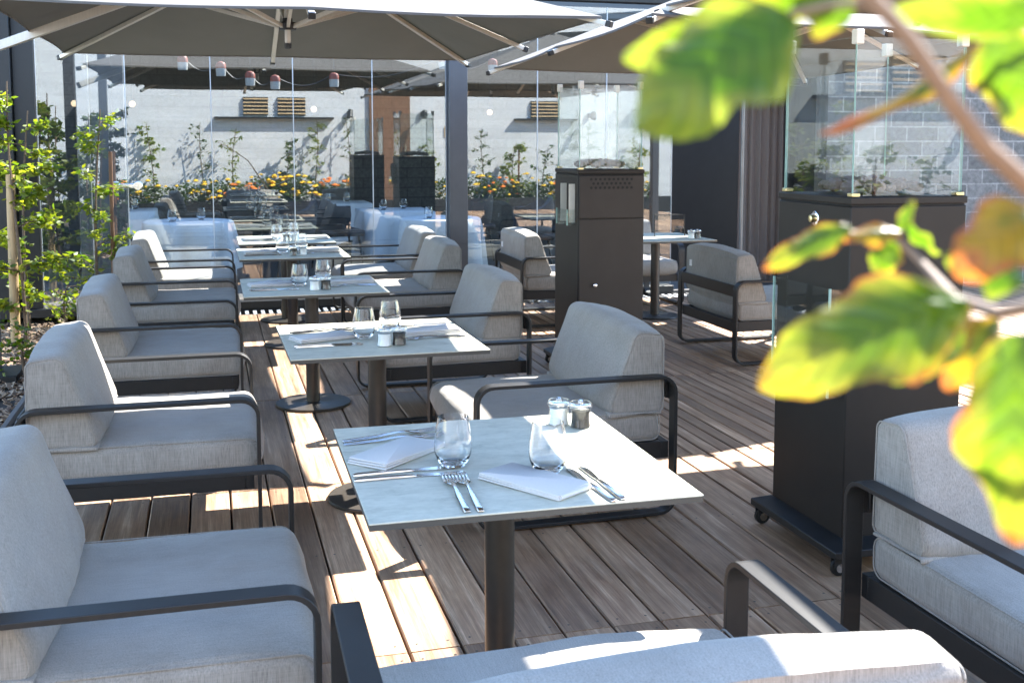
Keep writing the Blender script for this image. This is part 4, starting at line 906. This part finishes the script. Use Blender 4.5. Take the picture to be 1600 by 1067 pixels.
for x, q in ((2.65, 'left of the wooden door'), (4.1, 'right of the wooden door'), (7.6, 'at the right louvre')):
    t = thing('wall_spotlight', f'black spotlight on an arm from the white wall, {q}', 'spotlight', (x, WY, 1.9), 0, 'wall spotlights')
    MB().lathe([(0.04, -0.05), (0.04, 0.05)], 14, (0, 0.045, 0)).build('mount', BLK, t); MB().tube([(0, 0.08, 0), (0, 0.22, 0.05), (0, 0.32, 0.03)], 0.012, 8).build('arm', BLK, t)
    MB().tube([(0, 0.30, 0.06), (-0.02, 0.36, -0.08)], [0.045, 0.06], 14).build('lamp_head', BLK, t)
tag(MB().box((4.55, WY+0.0015, 1.45), (4.75, WY+0.02, 1.65)).build('wall_plaque', SLAT), 'small blank wooden plaque on the white wall', 'plaque')

# ------------------------------------------------------------------ out-of-focus shrub branch in front of the camera
LG = big_leaf_mat('autumn_leaf_green', (0.055, 0.125, 0.008), (0.15, 0.19, 0.03), (0.22, 0.09, 0.03), 0.5, 0.8)
LY = big_leaf_mat('autumn_leaf_yellow', (0.07, 0.135, 0.01), (0.17, 0.19, 0.025), (0.3, 0.11, 0.035), 0.45, 0.58)
LO = big_leaf_mat('autumn_leaf_orange', (0.08, 0.11, 0.012), (0.25, 0.17, 0.02), (0.28, 0.095, 0.035), 0.2, 0.42)
sh = thing('garden_shrub', 'out-of-focus shrub branch with green, yellow and browning leaves close to the camera at right', 'shrub', (0.95, 0.25, -0.08))
base = Vector(sh.location)
def leaf(b, tip, width, dist, mat, roll=0.0, fold=0.25, droop=0.12, lab=None, dt=0.0):
    dist *= 0.68; B, T = atd(*b, dist), atd(*tip, dist+dt); ax = T-B; Ln = ax.length; ax.normalize()
    view = ((B+T)/2 - Vector((0, 0, CAM_H))).normalized(); sd_ = ax.cross(view).normalized(); nn = sd_.cross(ax).normalized()
    q = Matrix.Rotation(roll, 3, ax); sd_ = q @ sd_; nn = q @ nn; W = width*dist/FPX
    m = MB(); nu, nv = 40, 8; rnd = random.Random(int(b[0]*7+b[1]))
    ph = rnd.uniform(0, 6)
    for i in range(nu+1):
        s_ = i/nu; wd = W/2*(math.sin(math.pi*min(1, s_**0.8*0.97+0.02)))**0.75*(1.0+0.04*(((s_*9+ph) % 1)-0.5)+0.10*math.sin(s_*13+ph)+0.08*mnoise.noise(Vector((s_*12, ph, 0)))); c_ = B+ax*Ln*s_ - nn*droop*Ln*math.sin(math.pi*s_)
        for j in range(nv+1):
            v_ = 2*j/nv-1
            p = c_+sd_*wd*v_ + nn*(fold*abs(v_)*wd + 0.16*W*math.sin(s_*11+ph+v_)*v_*v_*0.7 + 0.05*W*mnoise.noise(Vector((s_*6, v_*3, ph))))
            m.v.append(tuple(p-base)); m.uv[len(m.v)-1] = (s_, j/nv)
    for i in range(nu):
        for j in range(nv):
            a = i*(nv+1)+j; m.f.append((a, a+1, a+nv+2, a+nv+1)); m.m.append(0)
    o = m.build('leaf', mat, sh, sharp=180)
    if lab: o['label'] = lab
    return o
def twig(pts, r, name='branch'):
    return MB().tube([atd(x, y, dd*0.68)-base for x, y, dd in pts], [q*0.68 for q in r] if isinstance(r, list) else r*0.68, 8).build(name, simple('twig_bark', (0.2, 0.13, 0.085), 0.7, 0, 0.25, 60), sh)
leaf((1235, 25), (992, 205), 190, 0.40, LG, 0.35, 0.2, 0.1)
leaf((1215, 45), (975, 95), 120, 0.42, LG, -0.3, 0.2, 0.1)
leaf((1310, 5), (1170, -15), 70, 0.41, LY, -0.3, 0.2, 0.1)
leaf((1540, 62), (1282, 208), 42, 0.5, LO, 0.9, 0.5, -0.06, 'narrow curled leaf with brown tip seen edge-on')
leaf((1555, 40), (1625, 215), 120, 0.45, LY, 0.2, 0.25, 0.1)
leaf((1330, 355), (1190, 420), 48, 0.55, LY, 0.3, 0.3, 0.08)
leaf((1410, 362), (1312, 372), 40, 0.55, LO, 0.5, 0.4, 0.05, 'small orange browning leaf')
leaf((1400, 380), (1365, 425), 52, 0.56, LY, 0.0, 0.25, 0.05)
leaf((1415, 350), (1468, 398), 34, 0.56, LG, 0.9, 0.3, 0.1)
leaf((1405, 360), (1428, 312), 22, 0.56, LY, 0.3, 0.4, 0.1)
leaf((1510, 470), (1185, 600), 165, 0.45, LY, 0.25, 0.22, 0.12, 'large yellow-green leaf with a brown tip at centre right')
leaf((1500, 480), (1395, 600), 90, 0.47, LG, -0.2, 0.25, 0.1)
leaf((1560, 500), (1478, 610), 85, 0.48, LO, -0.5, 0.5, 0.2, 'curled orange-brown leaf')
leaf((1640, 330), (1490, 425), 130, 0.42, LO, 0.3, 0.25, 0.12)
leaf((1600, 440), (1480, 400), 80, 0.44, LG, 0.4, 0.25, 0.1)
leaf((1590, 520), (1590, 850), 170, 0.42, LY, 0.15, 0.22, 0.1)
leaf((1640, 20), (1390, 12), 90, 0.4, LG, -0.5, 0.2, 0.1)
leaf((1330, 30), (1250, -20), 100, 0.41, LY, 0.3, 0.2, 0.1)
leaf((1600, 120), (1525, 130), 80, 0.46, LY, 0.4, 0.3, 0.1)
twig([(1330, -40, 0.36), (1420, 60, 0.36), (1480, 150, 0.37), (1540, 230, 0.38), (1640, 320, 0.40), (1800, 420, 0.45)], [0.0028, 0.003, 0.0033, 0.0036, 0.004, 0.005])
twig([(1400, 372, 0.56), (1440, 410, 0.55), (1490, 465, 0.5), (1560, 490, 0.47), (1660, 470, 0.46), (1800, 430, 0.45)], [0.0014, 0.002, 0.0026, 0.003, 0.0035, 0.005])
twig([(1235, 22, 0.40), (1300, 8, 0.39), (1370, 0, 0.37)], 0.0016); twig([(1535, 62, 0.5), (1580, 50, 0.46), (1640, 70, 0.44), (1720, 300, 0.44)], 0.002)
e = atd(1800, 425, 0.45*0.68)-base
MB().tube([e, e.lerp(Vector((0, 0, 0.7)), 0.5)+Vector((0, 0, 0.1)), (0.0, 0.0, 0.6), (0, 0, 0.0)], [0.006, 0.008, 0.012, 0.018], 10).build('stem', BARK, sh)
